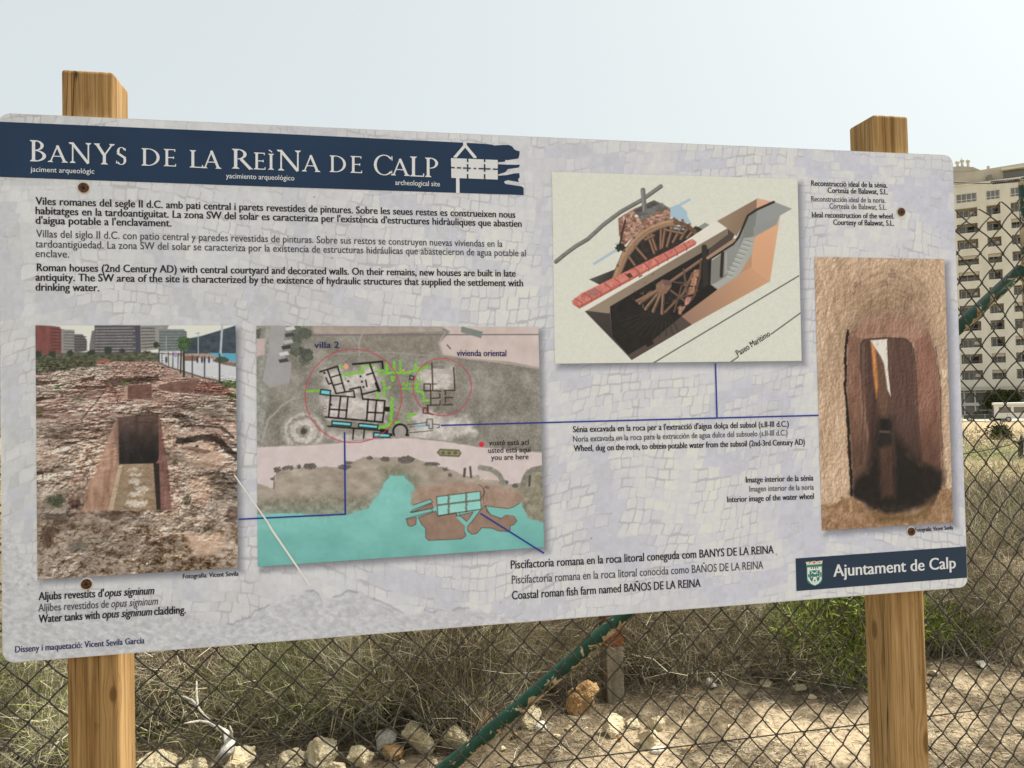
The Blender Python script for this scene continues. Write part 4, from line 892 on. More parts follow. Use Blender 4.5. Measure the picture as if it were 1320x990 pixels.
BD = 0.026
text('body_text', [('Viles romanes del segle II d.C. amb pati central i parets revestides de pintures. Sobre les seues restes es construeixen nous', (46.4, 264), (664, 281)),
     ("habitatges en la tardoantiguitat. La zona SW del solar es caracteritza per l'existència d'estructures hidràuliques que abastien", (46.4, 276.3), (672.2, 292.7)),
     ("d'aigua potable a l'enclavament.", (46.4, 288.7), (221, 292.2))], M_black, 0.0012, 6.5, BD)
text('body_text', [('Villas del siglo II d.C. con patio central y paredes revestidas de pinturas. Sobre sus restos se construyen nuevas viviendas en la', (47, 306), (647.6, 318.6)),
     ('tardoantigüedad. La zona SW del solar se caracteriza por la existencia de estructuras hidráulicas que abastecieron de agua potable al', (46, 319), (677.6, 330.6)), ('enclave.', (46, 331.4), (89.4, 332.3))], M_grey, 0.0012, 6.4, 0.008)
text('body_text', [('Roman houses (2nd Century AD) with central courtyard and decorated walls. On their remains, new houses are built in late', (48, 349.6), (664.5, 356.8)),
     ('antiquity. The SW area of the site is characterized by the existence of hydraulic structures that supplied the settlement with', (46.4, 362), (674, 369.2)), ('drinking water.', (46.4, 374.8), (128, 375.6))], M_black, 0.0012, 6.5, BD)
text('tank_caption', [("Aljubs revestits d'", (50.2, 773.5), (134, 769.2)), ('opus signinum', (135.5, 769.1), (199, 765.7), 0.25), ('Water tanks with', (50.5, 802.6), (128.5, 797.2)), ('opus signinum', (132.4, 796.9), (196.3, 792.9), 0.25), ('cladding.', (199, 792.8), (239.6, 790.4))], M_black, 0.0012, 6.8, BD)
text('tank_caption', [('Aljibes revestidos de', (49.7, 788.2), (140.5, 783.0)), ('opus signinum', (143.7, 782.8), (204, 779.2), 0.25)], M_grey, 0.0012, 6.6, 0.008)
text('designer_credit', [('Disseny i maquetació: Vicent Sevila García', (20, 841), (186.3, 829))], M_ink, 0.0012, 5.4, 0.022)
text('photo_credit', [('Fotografia: Vicent Sevila', (236, 745.6), (307.5, 742))], M_black, 0.0012, 3.9, BD)
text('photo_credit', [('Fotografia: Vicent Sevila', (1179.5, 685.6), (1228, 682.4))], M_black, 0.0012, 3.4, BD)
text('fish_farm_caption', [('Piscifactoria romana en la roca litoral coneguda com BANYS DE LA REINA', (658.5, 733.2), (997, 713.2)), ('Coastal roman fish farm named BAÑOS DE LA REINA', (660, 772.7), (902.8, 756.4))], M_black, 0.0012, 7.2, 0.02)
text('fish_farm_caption', [('Piscifactoría romana en la roca litoral conocida como BAÑOS DE LA REINA', (659.7, 752.5), (983.6, 733))], M_grey, 0.0012, 7.0, 0.008)
text('wheel_caption', [("Sénia excavada en la roca per a l'extracció d'aigua dolça del subsol (s.II-III d.C.)", (738.6, 557.3), (1016.4, 550)), ('Wheel, dug on the rock, to obtein potable water from the subsoil (2nd-3rd Century AD)', (739.6, 581.8), (1037, 573.3))], M_black, 0.0012, 5.2, BD)
text('wheel_caption', [('Noria excavada en la roca para la extracción de agua dulce del subsuelo (s.II-III d.C.)', (738.6, 569.6), (1014.8, 561.2))], M_grey, 0.0012, 5.0, 0.010)
text('tunnel_caption', [('Imatge interior de la sénia', (961.3, 622.2), (1048, 619.4)), ('Interior image of the water wheel', (937.2, 647.6), (1048.7, 643))], M_black, 0.0012, 5.0, BD)
text('tunnel_caption', [('Imagen interior de la noria', (965.8, 633.8), (1048.7, 631.2))], M_grey, 0.0012, 4.8, 0.010)
text('drawing_credit', [('Reconstrucció ideal de la sénia.', (1045.6, 239.6), (1143.5, 242.2)), ('Cortesia de Balawat, S.L.', (1066.7, 248.8), (1144.2, 250.8)), ('Ideal reconstruction of the wheel.', (1046.5, 280.3), (1152, 282.2)), ('Courtesy of Balawat, S.L.', (1074, 290), (1152, 291.2))], M_black, 0.0012, 4.6, BD)
text('drawing_credit', [('Reconstrucción ideal de la noria.', (1045.6, 259.7), (1141, 261.7)), ('Cortesía de Balawat, S.L.', (1069, 269), (1142.4, 270.7))], M_grey, 0.0012, 4.5, 0.010)
text('footer_lettering', [('Ajuntament de Calp', (1074, 743.2), (1231.2, 732.2))], M_white, 0.0018, 10.2, 0.024)
text('subtitle_lettering', [('jaciment arqueològic', (40, 221.6), (122, 224.4)), ('yacimiento arqueológico', (291.6, 230), (379.5, 233)), ('archeological site', (509.6, 238.6), (567, 240.6))], M_white, 0.0018, 4.3, 0.006)
text('map_label', [('villa 2', (405.2, 448.7), (437, 448.6)), ('vivienda oriental', (588.8, 459), (652.4, 459.3))], M_ink, 0.0020, 5.4, 0.022)
text('map_label', [('vosté està ací', (630.2, 574.2), (682, 573.2)), ('usted está aquí', (629.3, 583.8), (684, 582.8)), ('you are here', (633, 593), (681, 591.8))], M_black, 0.0020, 4.6, 0.014)
text('drawing_label', [('Paseo Maritimo', (951, 459.4), (993, 432.6))], M_black, 0.0020, 5.2, 0.01)

# roman capitals of the title: stems, hairlines and bowls with serifs (cap height 1)
def st(x0, y0, x1, y1, wd): return bar((x0, y0), (x1, y1), wd)
def sf(cx, y, wd, up):       # bracketed serif on a stem foot (up=1) or head (up=-1)
    h = 0.05
    return [(cx - wd / 2, y), (cx + wd / 2, y), (cx + wd / 2 - 0.02, y + up * 0.03), (cx + wd / 4, y + up * h * 1.7), (cx - wd / 4, y + up * h * 1.7), (cx - wd / 2 + 0.02, y + up * 0.03)]
def bowl(cx, cy, rx, ry, a0, a1, thin, thick, n=16):
    out, inn = [], []
    for k in range(n + 1):
        a = R(a0 + (a1 - a0) * k / n); t = thin + (thick - thin) * abs(math.cos(a)) ** 1.5
        out.append((cx + rx * math.cos(a), cy + ry * math.sin(a))); inn.append((cx + (rx - t) * math.cos(a), cy + (ry - t * 0.75) * math.sin(a)))
    return [[out[k], out[k + 1], inn[k + 1], inn[k]] for k in range(n)]
TK, TN = 0.125, 0.055
def stem(x): return [st(x, 0, x, 1, TK), sf(x, 0, 0.3, 1), sf(x, 1, 0.3, -1)]
GL = {
 'B': (0.62, stem(0.14) + bowl(0.2, 0.755, 0.33, 0.245, -90, 90, TN, TK) + bowl(0.2, 0.27, 0.42, 0.27, -90, 90, TN, TK + 0.01)),
 'A': (0.92, [st(0.46, 1.02, 0.14, 0.03, TN + 0.01), st(0.44, 1.0, 0.78, 0.02, TK), st(0.24, 0.36, 0.66, 0.36, TN), sf(0.13, 0, 0.26, 1), sf(0.78, 0, 0.3, 1)]),
 'N': (0.98, [st(0.16, 0, 0.16, 0.97, TN + 0.01), st(0.13, 0.98, 0.84, 0.0, TK), st(0.84, 0, 0.84, 1, TN + 0.01), sf(0.16, 0, 0.26, 1), sf(0.84, 1, 0.26, -1), sf(0.08, 1, 0.2, -1)]),
 'Y': (0.86, [st(0.43, 0, 0.43, 0.48, TK), st(0.12, 0.98, 0.44, 0.42, TK), st(0.75, 0.98, 0.44, 0.45, TN + 0.01), sf(0.43, 0, 0.3, 1), sf(0.13, 1, 0.26, -1), sf(0.74, 1, 0.24, -1)]),
 'S': (0.54, bowl(0.28, 0.75, 0.22, 0.26, 30, 215, TN, TK) + bowl(0.27, 0.26, 0.24, 0.27, -150, 40, TN, TK) + [st(0.09, 0.66, 0.47, 0.38, TK), st(0.46, 0.94, 0.465, 0.80, TN * 0.8), st(0.05, 0.22, 0.045, 0.06, TN * 0.8)]),
 'D': (0.86, stem(0.14) + bowl(0.28, 0.5, 0.54, 0.5, -90, 90, TN, TK + 0.01) + [st(0.14, 0.972, 0.3, 0.972, TN), st(0.14, 0.028, 0.3, 0.028, TN)]),
 'E': (0.58, stem(0.14) + [st(0.14, 0.972, 0.52, 0.972, TN), st(0.14, 0.51, 0.46, 0.51, TN), st(0.14, 0.028, 0.56, 0.028, TN), st(0.52, 1, 0.52, 0.86, TN * 0.8), st(0.46, 0.58, 0.46, 0.44, TN * 0.8), st(0.56, 0.15, 0.55, 0, TN * 0.8)]),
 'L': (0.58, stem(0.14) + [st(0.14, 0.028, 0.56, 0.028, TN), st(0.565, 0.17, 0.55, 0, TN * 0.8)]),
 'R': (0.78, stem(0.14) + bowl(0.22, 0.74, 0.34, 0.26, -90, 90, TN, TK) + [st(0.34, 0.5, 0.72, 0.0, TK), sf(0.74, 0, 0.16, 0.6)]),
 'I': (0.3, stem(0.15)),
 'Ì': (0.3, stem(0.15) + [st(0.05, 1.24, 0.2, 1.1, 0.06)]),
 'C': (0.84, bowl(0.5, 0.5, 0.48, 0.51, 42, 318, TN, TK + 0.01) + [st(0.86, 0.95, 0.865, 0.74, TN * 0.8), st(0.85, 0.24, 0.86, 0.1, TN * 0.6)]),
 'P': (0.6, stem(0.14) + bowl(0.22, 0.72, 0.36, 0.28, -90, 92, TN, TK)),
}
TITLE = [('B', 39.1, 60.0, 208.2, 27.3), ('A', 61.8, 88.0, 209.1, 21.5), ('N', 89.5, 118.6, 210.2, 26.4), ('Y', 121.4, 148.6, 211.8, 26.6), ('S', 149.5, 164.1, 212.5, 22.5), ('D', 182.7, 207.3, 213.7, 22.4), ('E', 211.6, 227.3, 214.5, 22.2), ('L', 244.8, 261.8, 216.2, 22.4), ('A', 260.7, 285.7, 217.0, 22.6),
         ('R', 299.3, 325.5, 217.6, 25.5), ('E', 327.5, 342.5, 218.6, 21.8), ('Ì', 345.6, 353.6, 219.0, 20.5), ('N', 357.5, 388.5, 219.9, 26.5), ('A', 389.0, 413.0, 221.2, 21.0), ('D', 425.0, 447.0, 222.0, 21.4), ('E', 451.8, 466.8, 223.0, 21.6), ('C', 481.3, 504.6, 225.6, 26.2), ('A', 503.6, 528.4, 226.2, 21.4), ('L', 528.6, 546.6, 227.6, 25.6), ('P', 547.8, 565.2, 228.4, 25.0)]
for i0, i1 in ((0, 5), (5, 7), (7, 9), (9, 14), (14, 16), (16, 20)):          # word by word
    polys = []
    for ch, xa, xb, yb, h in TITLE[i0:i1]:
        wd, pr = GL[ch]; slope = 0.0425
        for q in pr:
            polys.append([(xa + x / wd * (xb - xa), yb + slope * x / wd * (xb - xa) - y * h) for x, y in q])
    shapes('title_lettering', polys, M_white, 0.0018, step=0.000004)

# screws
M_screw = noisy('rusty_screw', [(0.35, (0.05, 0.028, 0.018)), (0.6, (0.16, 0.07, 0.04))], (300, 300, 300), rough=0.55, metal=0.6)
M_cup = noisy('screw_collar', [(0.3, (0.6, 0.58, 0.52)), (0.7, (0.74, 0.72, 0.68))], (200, 200, 200), rough=0.5)
M_sock = mat('screw_socket', (0.012, 0.01, 0.01), 0.8)
for px, py in ((108.3, 242.3), (1161, 273.5), (112, 752.6), (1174, 685)):
    s_, t_ = board_st(px, py)
    mb = MB(); mb.tube([(s_, -0.0007, t_ + T0), (s_, -0.0040, t_ + T0)], [0.0096, 0.0088], 20); col_ = mb.build('screw', M_screw, SIGN)
    mb = MB(); mb.tube([(s_, -0.0006, t_ + T0), (s_, -0.0018, t_ + T0)], [0.0118, 0.0114], 24); mb.build('collar', M_cup, col_)
    mb = MB(); mb.tube([(s_, -0.0039, t_ + T0), (s_, -0.0043, t_ + T0)], 0.0030, 6); mb.build('socket', M_sock, col_)

#@@PART2@@
# ================================================================== ground
def tz(x, y):
    d = np.hypot(x, y); return np.where(d > 6, -0.026 * (d - 6), 0.0) - np.where(d > 132, 0, 0)
def ground():
    rr = np.concatenate([np.linspace(0.0, 3.0, 12), np.linspace(3.1, 9, 170), np.geomspace(9.1, 60, 90), np.geomspace(62, 1500, 30)])
    aa = np.concatenate([np.linspace(-180, -46, 30), np.linspace(-45, 50, 330), np.linspace(51, 180, 30)])
    rG, aG = np.meshgrid(rr, np.radians(aa), indexing='ij')
    x, y = rG * np.sin(aG), rG * np.cos(aG)
    z = tz(x, y); far = rG > 130; z = np.where(far, -0.026 * 124, z)
    hump = (fbm(x * 1.4, y * 1.4, 4, 3) - 0.5) * 0.10 + (fbm(x * 7, y * 7, 3, 5, 0.6) - 0.5) * 0.045
    z = z + hump * sstep(2.2, 3.2, rG) * sstep(400, 60, rG) - 0.0
    # sandy patch at the right front, litter elsewhere, a green strip farther off, a bare bank before the car park
    sand = sstep(-0.9, 0.4, x - 0.35 - (y - 3.4) * 0.4 + (fbm(x * 1.2, y * 1.2, 3, 9) - 0.5) * 2.2) * sstep(4.5, 3.6, y + (fbm(x * 2, y * 2, 3, 2) - 0.5) * 1.3)
    n = fbm(x * 2.6, y * 2.6, 5, 12, 0.6); n2 = fbm(x * 14, y * 14, 3, 17, 0.6)
    cs = np.array([0.48, 0.385, 0.26]); cl = np.array([0.205, 0.163, 0.105]); cg = np.array([0.16, 0.185, 0.06]); cb = np.array([0.46, 0.36, 0.22]); cy_ = np.array([0.36, 0.29, 0.16])
    a = np.clip(sand * sstep(0.45, 0.62, n + (n2 - 0.5) * 0.45 + 0.10 * sstep(4.2, 3.2, y)), 0, 1)[..., None]
    c = cl * (1 - a) + cs * a
    farg = sstep(7, 14, rG)[..., None]; c = c * (1 - farg) + cy_ * farg
    gr = (sstep(20, 25, rG) * sstep(38, 31, rG) * sstep(0.35, 0.55, fbm(x * .3, y * .3, 3, 4) + 0.08))[..., None] * 0.75; c = c * (1 - gr) + cg * gr
    bk = (sstep(40, 46, rG))[..., None]; c = c * (1 - bk) + cb * bk
    fs_ = sstep(135, 190, rG)[..., None]; c = c * (1 - fs_) + np.array([0.17, 0.165, 0.11]) * fs_
    c = c * (0.72 + 0.5 * n[..., None]) * (0.8 + 0.4 * n2[..., None])
    i = np.arange(x.size).reshape(x.shape)
    Q = np.stack([i[:-1, :-1], i[:-1, 1:], i[1:, 1:], i[1:, :-1]], -1)
    m = mat('sandy_soil', rough=0.95, spec=0.1, attr=True)
    at = [q for q in m.node_tree.nodes if q.type == 'ATTRIBUTE'][0]; b = m.node_tree.nodes['Principled BSDF']
    tc = N(m, 'ShaderNodeTexCoord')
    n1 = N(m, 'ShaderNodeTexNoise'); n1.inputs['Scale'].default_value = 38; n1.inputs['Detail'].default_value = 8; n1.inputs['Roughness'].default_value = 0.7
    L(m, tc.outputs['Object'], n1.inputs['Vector'])
    r = ramp(m, [(0.36, (0.32, 0.29, 0.25)), (0.47, (0.85, 0.84, 0.82)), (0.52, (1, 1, 1)), (0.68, (1.28, 1.26, 1.2))]); L(m, n1.outputs['Fac'], r.inputs[0])
    mx = N(m, 'ShaderNodeMix', data_type='RGBA', blend_type='MULTIPLY'); mx.inputs[0].default_value = 0.8
    L(m, at.outputs['Color'], mx.inputs[6]); L(m, r.outputs[0], mx.inputs[7]); L(m, mx.outputs[2], b.inputs['Base Color'])
    bp = N(m, 'ShaderNodeBump'); bp.inputs['Strength'].default_value = 0.7; bp.inputs['Distance'].default_value = 0.03
    L(m, n1.outputs['Fac'], bp.inputs['Height']); L(m, bp.outputs[0], b.inputs['Normal'])
    o = link('ground', quads_mesh('ground', np.stack([x, y, z], -1), Q, c.reshape(-1, 3), smooth=True), m)
    tag(o, 'dry sandy ground with litter of straw sloping down to the car park', 'ground', kind='structure')
ground()
def ghump(x, y):
    x = np.asarray(x, float); y = np.asarray(y, float); r = np.hypot(x, y)
    h = (fbm(x * 1.4, y * 1.4, 4, 3) - 0.5) * 0.10 + (fbm(x * 7, y * 7, 3, 5, 0.6) - 0.5) * 0.045
    return np.where(r > 130, -0.026 * 124, tz(x, y)) + h * sstep(2.2, 3.2, r) * sstep(400, 60, r)
def gpt(px, py):
    "point of the ground seen at a photo point (iterated over the slope)"
    z = 0.0
    for _ in range(25):
        p = on_ground(px, py, z) if ray(px, py)[2] < -1e-4 else at_depth(px, py, 120)
        z = 0.6 * z + 0.4 * float(ghump(p[0], p[1]))
    return np.array([p[0], p[1], float(ghump(p[0], p[1]))])

# ================================================================== blades and twigs
def strips(name, base, dirn, length, width, bend, col, material, parent=None, seg=2):
    "many tapering blades in one mesh: base (n,3), dirn (n,3) unit, bend (n,3) added quadratically"
    n = len(base); ts = np.linspace(0, 1, seg + 1)
    side = np.cross(dirn, RNG.normal(size=(n, 3))); side /= np.linalg.norm(side, axis=1, keepdims=True) + 1e-9
    V = np.zeros((n, seg + 1, 2, 3)); 
    for k, t in enumerate(ts):
        c = base + dirn * (length * t)[:, None] + bend * (t * t)
        wd = (width * (1 - 0.85 * t) / 2)[:, None] * side
        V[:, k, 0] = c - wd; V[:, k, 1] = c + wd
    i = np.arange(n * (seg + 1) * 2).reshape(n, seg + 1, 2)
    Q = np.stack([i[:, :-1, 0], i[:, :-1, 1], i[:, 1:, 1], i[:, 1:, 0]], -1)
    C_ = np.repeat(col[:, None, :], (seg + 1) * 2, 1).reshape(-1, 3)
    return link(name, quads_mesh(name, V, Q, C_), material, parent)
M_straw = mat('dry_stems', rough=0.85, spec=0.15, attr=True)
STRAW = np.array([[0.45, 0.39, 0.26], [0.36, 0.31, 0.205], [0.25, 0.215, 0.15], [0.56, 0.50, 0.37], [0.42, 0.39, 0.31]])
OLIVE = np.array([[0.21, 0.21, 0.10], [0.27, 0.26, 0.14], [0.13, 0.14, 0.065], [0.33, 0.31, 0.19]])
GREEN = np.array([[0.25, 0.30, 0.065], [0.17, 0.22, 0.045], [0.32, 0.36, 0.09], [0.09, 0.13, 0.03]])
BROWN = np.array([[0.20, 0.155, 0.11], [0.28, 0.22, 0.155], [0.13, 0.10, 0.075], [0.35, 0.29, 0.21]])
def pick(pal, n, j=0.25):
    c = pal[RNG.integers(0, len(pal), n)]; return np.clip(c * (1 + RNG.uniform(-j, j, (n, 1))), 0.01, 0.8)
def unit(v): return v / (np.linalg.norm(v, axis=1, keepdims=True) + 1e-9)

def shrub(name, label, cat, group, px, py, wide, high, n, pals, mixw, twig=(0.07, 0.2), wd=0.0028, upright=0.5, deep=None, clumps=9, at=None):
    "a tangle: twigs spread through a lumpy dome, longer stems from the root"
    p = gpt(px, py) if at is None else np.array(at)
    o = empty(name, (p[0], p[1], p[2] - 0.02), 0, label=label, cat=cat, group=group)
    deep = deep or wide * 0.8
    cl = np.stack([RNG.uniform(-0.5, 0.5, clumps) * wide * 0.8, RNG.uniform(-0.5, 0.5, clumps) * deep * 0.8, RNG.uniform(0.25, 0.85, clumps) * high], 1)
    cl[:, 2] *= 1 - 0.6 * (np.abs(cl[:, 0]) / (wide * 0.5)) ** 2
    rad = RNG.uniform(0.22, 0.42, clumps) * min(wide, high * 1.4)
    k = RNG.integers(0, clumps, n)
    off = unit(RNG.normal(size=(n, 3))) * (RNG.random((n, 1)) ** 0.45) * rad[k][:, None]
    b = cl[k] + off * np.array([1, 1, 0.75]); b[:, 2] = np.abs(b[:, 2]) * 0.98
    d = unit(off / (rad[k][:, None]) * 0.7 + RNG.normal(size=(n, 3)) * 0.7 + np.array([0, 0, upright]))
    ln_ = RNG.uniform(*twig, n)
    sel = RNG.choice(len(pals), n, p=mixw); col = np.zeros((n, 3))
    for j, pal in enumerate(pals):
        mk = sel == j; col[mk] = pick(pal, mk.sum())
    bend = RNG.normal(size=(n, 3)) * (ln_ * 0.3)[:, None]
    col *= (0.62 + 0.75 * RNG.random(clumps))[k][:, None]
    strips('foliage', b, d, ln_, RNG.uniform(0.6, 1.5, n) * wd, bend, col, M_straw, o)
    ns = max(60, n // 45)
    b2 = np.stack([RNG.normal(size=ns) * wide * 0.14, RNG.normal(size=ns) * deep * 0.14, np.zeros(ns)], 1)
    tgt = cl[RNG.integers(0, clumps, ns)] + RNG.normal(size=(ns, 3)) * 0.1; v = tgt - b2; l2 = np.linalg.norm(v, axis=1)
    strips('stem', b2, unit(v), l2 * RNG.uniform(0.8, 1.3, ns), RNG.uniform(0.004, 0.009, ns), RNG.normal(size=(ns, 3)) * 0.10, pick(np.concatenate([BROWN, STRAW * 1.15]), ns), M_straw, o, seg=3)
    return o
G1 = 'dry shrubs behind the fence'
SH = [  # label, px, py(base), wide, high, n, palettes, weights, twig, upright
    ('olive green tangled shrub left of the left timber post', 40, 985, 0.75, 0.62, 6500, (OLIVE, STRAW, GREEN), (.5, .33, .17), (.05, .15), .4),
    ('grey brown twiggy shrub just right of the left timber post', 225, 926, 0.62, 0.55, 5200, (BROWN, STRAW, OLIVE), (.45, .4, .15), (.06, .2), .3),
    ('leafy olive shrub right of the white dead branch', 372, 938, 0.75, 0.55, 6500, (OLIVE, STRAW, GREEN), (.55, .25, .2), (.04, .12), .5),
    ('low green grey shrub above the pale rocks in the middle', 450, 942, 0.7, 0.42, 5200, (OLIVE, STRAW, GREEN), (.6, .3, .1), (.04, .12), .6),
    ('dark matted shrub behind the low green grey shrub', 440, 880, 1.1, 0.62, 6500, (BROWN, STRAW, OLIVE), (.5, .3, .2), (.06, .2), .3),
    ('tall straw grass clump leaning left of the brace foot', 560, 925, 0.75, 0.72, 6500, (STRAW, OLIVE, BROWN), (.6, .25, .15), (.15, .42), 1.5),
    ('tall dark straw clump behind the green brace', 655, 895, 0.8, 0.75, 6500, (STRAW, BROWN, OLIVE), (.5, .35, .15), (.12, .36), 1.3),
    ('dense dry bush right of the stub post', 862, 872, 0.72, 0.50, 5600, (BROWN, STRAW, OLIVE), (.35, .4, .25), (.05, .18), .6),
    ('wide brown scrub bush left of the bright green bush', 958, 866, 0.8, 0.50, 6500, (OLIVE, STRAW, BROWN), (.35, .35, .3), (.05, .16), .5),
    ('dark brown scrub bush at the right edge beyond the right post', 1272, 846, 1.0, 0.62, 7000, (BROWN, OLIVE, STRAW), (.55, .25, .2), (.05, .2), .4),
    ('pale dry bush high up behind the wide brown scrub', 925, 820, 1.3, 0.75, 6000, (STRAW, BROWN, OLIVE), (.5, .35, .15), (.08, .25), .6),
    ('dry bush behind the stub post and brace', 745, 848, 1.3, 0.8, 6000, (STRAW, BROWN, OLIVE), (.5, .35, .15), (.1, .3), .9),
    ('dark shrub behind the left timber post', 120, 915, 1.1, 0.8, 6000, (OLIVE, BROWN, STRAW), (.4, .3, .3), (.06, .2), .4),
    ('dark bramble behind the white dead branch', 285, 890, 1.1, 0.75, 6000, (BROWN, OLIVE, STRAW), (.4, .35, .25), (.06, .2), .4),
]
for lab, px, py, wd_, hg, n, pals, mw, tw, upr in SH:
    shrub('dry_shrub', lab, 'shrub', G1, px, py, wd_, hg, int(n * 1.35), pals, mw, tw, 0.0023, upr)
shrub('green_bush', 'bright green leafy bush left of the right timber post', 'bush', None, 1096, 864, 0.85, 0.58, 9000, (GREEN, OLIVE), (.85, .15), (.025, .07), 0.008, 0.5)
shrub('green_bush', 'small yellow green bush between right post and dark brown scrub', 'bush', None, 1212, 836, 0.5, 0.42, 3000, (GREEN, OLIVE), (.75, .25), (.025, .07), 0.007, 0.5)
shrub('grey_shrub', 'pale grey green herb clump at the foot of the green bush', 'shrub', None, 1062, 868, 0.4, 0.26, 2200, (np.array([[0.28, 0.31, 0.2], [0.22, 0.26, 0.15]]), STRAW), (.8, .2), (.05, .13), 0.003, 1.2)

# straw, twigs and litter lying about: nobody could count it
def litter(name, n, wedge, r0, r1, length, width, up, pal, label, p=None, dens=None):
    r = r0 * (r1 / r0) ** RNG.random(n); a = np.radians(RNG.uniform(*wedge, n))
    x, y = r * np.sin(a), r * np.cos(a)
    if dens is not None:
        k = RNG.random(n) < dens(x, y, r); x, y, r = x[k], y[k], r[k]; n = len(x)
    b = np.stack([x, y, ghump(x, y) + 0.002], 1)
    d = unit(RNG.normal(size=(n, 3)) * np.array([1, 1, 0.25]) + np.array([0, 0, 1.0]) * (up * RNG.random((n, 1))))
    d[:, 2] = np.abs(d[:, 2]) + 0.01; d = unit(d)
    s_ = np.maximum(1, r / 6) if r1 > 12 else np.ones(n)
    ln_ = RNG.uniform(*length, n) * s_ ** 0.5; wdt = RNG.uniform(*width, n) * s_
    c = pick(pal, n, 0.35)
    return strips(name, b, d, ln_, wdt, RNG.normal(size=(n, 3)) * (ln_ * 0.25)[:, None] * np.array([1, 1, 0.3]), c, M_straw), b
o, _ = litter('dry_litter', 80000, (-40, 46), 2.9, 7.0, (0.015, 0.09), (0.0015, 0.004), 0.35, np.concatenate([STRAW, BROWN, BROWN * 0.7]), '',
              dens=lambda x, y, r: np.clip(0.12 + 1.0 * sstep(0.44, 0.58, fbm(x * 2.6, y * 2.6, 4, 31, .6)) + 0.35 * sstep(3.5, 4.1, y), 0, 1))
tag(o, 'short straw and twigs scattered over the sand', 'litter', kind='stuff')
o, _ = litter('dry_grass', 60000, (-38, 46), 4.6, 60, (0.10, 0.34), (0.0025, 0.006), 1.6, np.concatenate([STRAW, STRAW, BROWN, OLIVE]), '',
              dens=lambda x, y, r: np.clip(0.3 + sstep(0.4, 0.62, fbm(x * 0.8, y * 0.8, 3, 37)), 0, 1) * sstep(4.3, 5.4, y + (fbm(x, y, 2, 3) - .5) * 1.6))
tag(o, 'straw coloured dry grass spreading across the open plot', 'grass', kind='stuff')
o, _ = litter('dark_scrub', 16000, (29, 40), 8.5, 17, (0.18, 0.5), (0.003, 0.008), 1.4, np.concatenate([BROWN, BROWN, STRAW, OLIVE]), '',
              dens=lambda x, y, r: sstep(0.46, 0.56, fbm(x * 0.55, y * 0.9, 3, 43)) * sstep(17, 13, r))
tag(o, 'low dark brown scrub patches in the dry grass', 'scrub', kind='stuff')
# fine gravel
def gravel():
    n = 700; r = 2.9 + RNG.random(n) ** 1.4 * 3.4; a = np.radians(RNG.uniform(-36, 42, n)); x, y = r * np.sin(a), r * np.cos(a)
    z = ghump(x, y); V, Q, C_ = [], [], []
    cube = np.array([[-1, -1, -1], [1, -1, -1], [1, 1, -1], [-1, 1, -1], [-1, -1, 1], [1, -1, 1], [1, 1, 1], [-1, 1, 1]], float)
    f = np.array([[0, 3, 2, 1], [4, 5, 6, 7], [0, 1, 5, 4], [1, 2, 6, 5], [2, 3, 7, 6], [3, 0, 4, 7]])
    for k in range(n):
        s_ = 0.003 + 0.012 * RNG.random() ** 4; v = cube * s_ * RNG.uniform(0.45, 1, (8, 3)) * np.array([1, 0.8, 0.6])
        t = RNG.uniform(0, 6.28); ct, s2 = math.cos(t), math.sin(t); v = v @ np.array([[ct, -s2, 0], [s2, ct, 0], [0, 0, 1]])
        Q.append(f + len(V) * 8); V.append(v + [x[k], y[k], z[k] + s_ * 0.3]); C_.append(np.repeat(pick(np.array([[0.4, 0.33, 0.22], [0.28, 0.22, 0.15], [0.5, 0.43, 0.31]]), 1), 8, 0))
    o = link('gravel', quads_mesh('gravel', np.concatenate(V), np.concatenate(Q), np.concatenate(C_)), mat('gravel_stone', rough=0.9, attr=True))
    tag(o, 'fine pale gravel strewn on the sand', 'gravel', kind='stuff')
gravel()

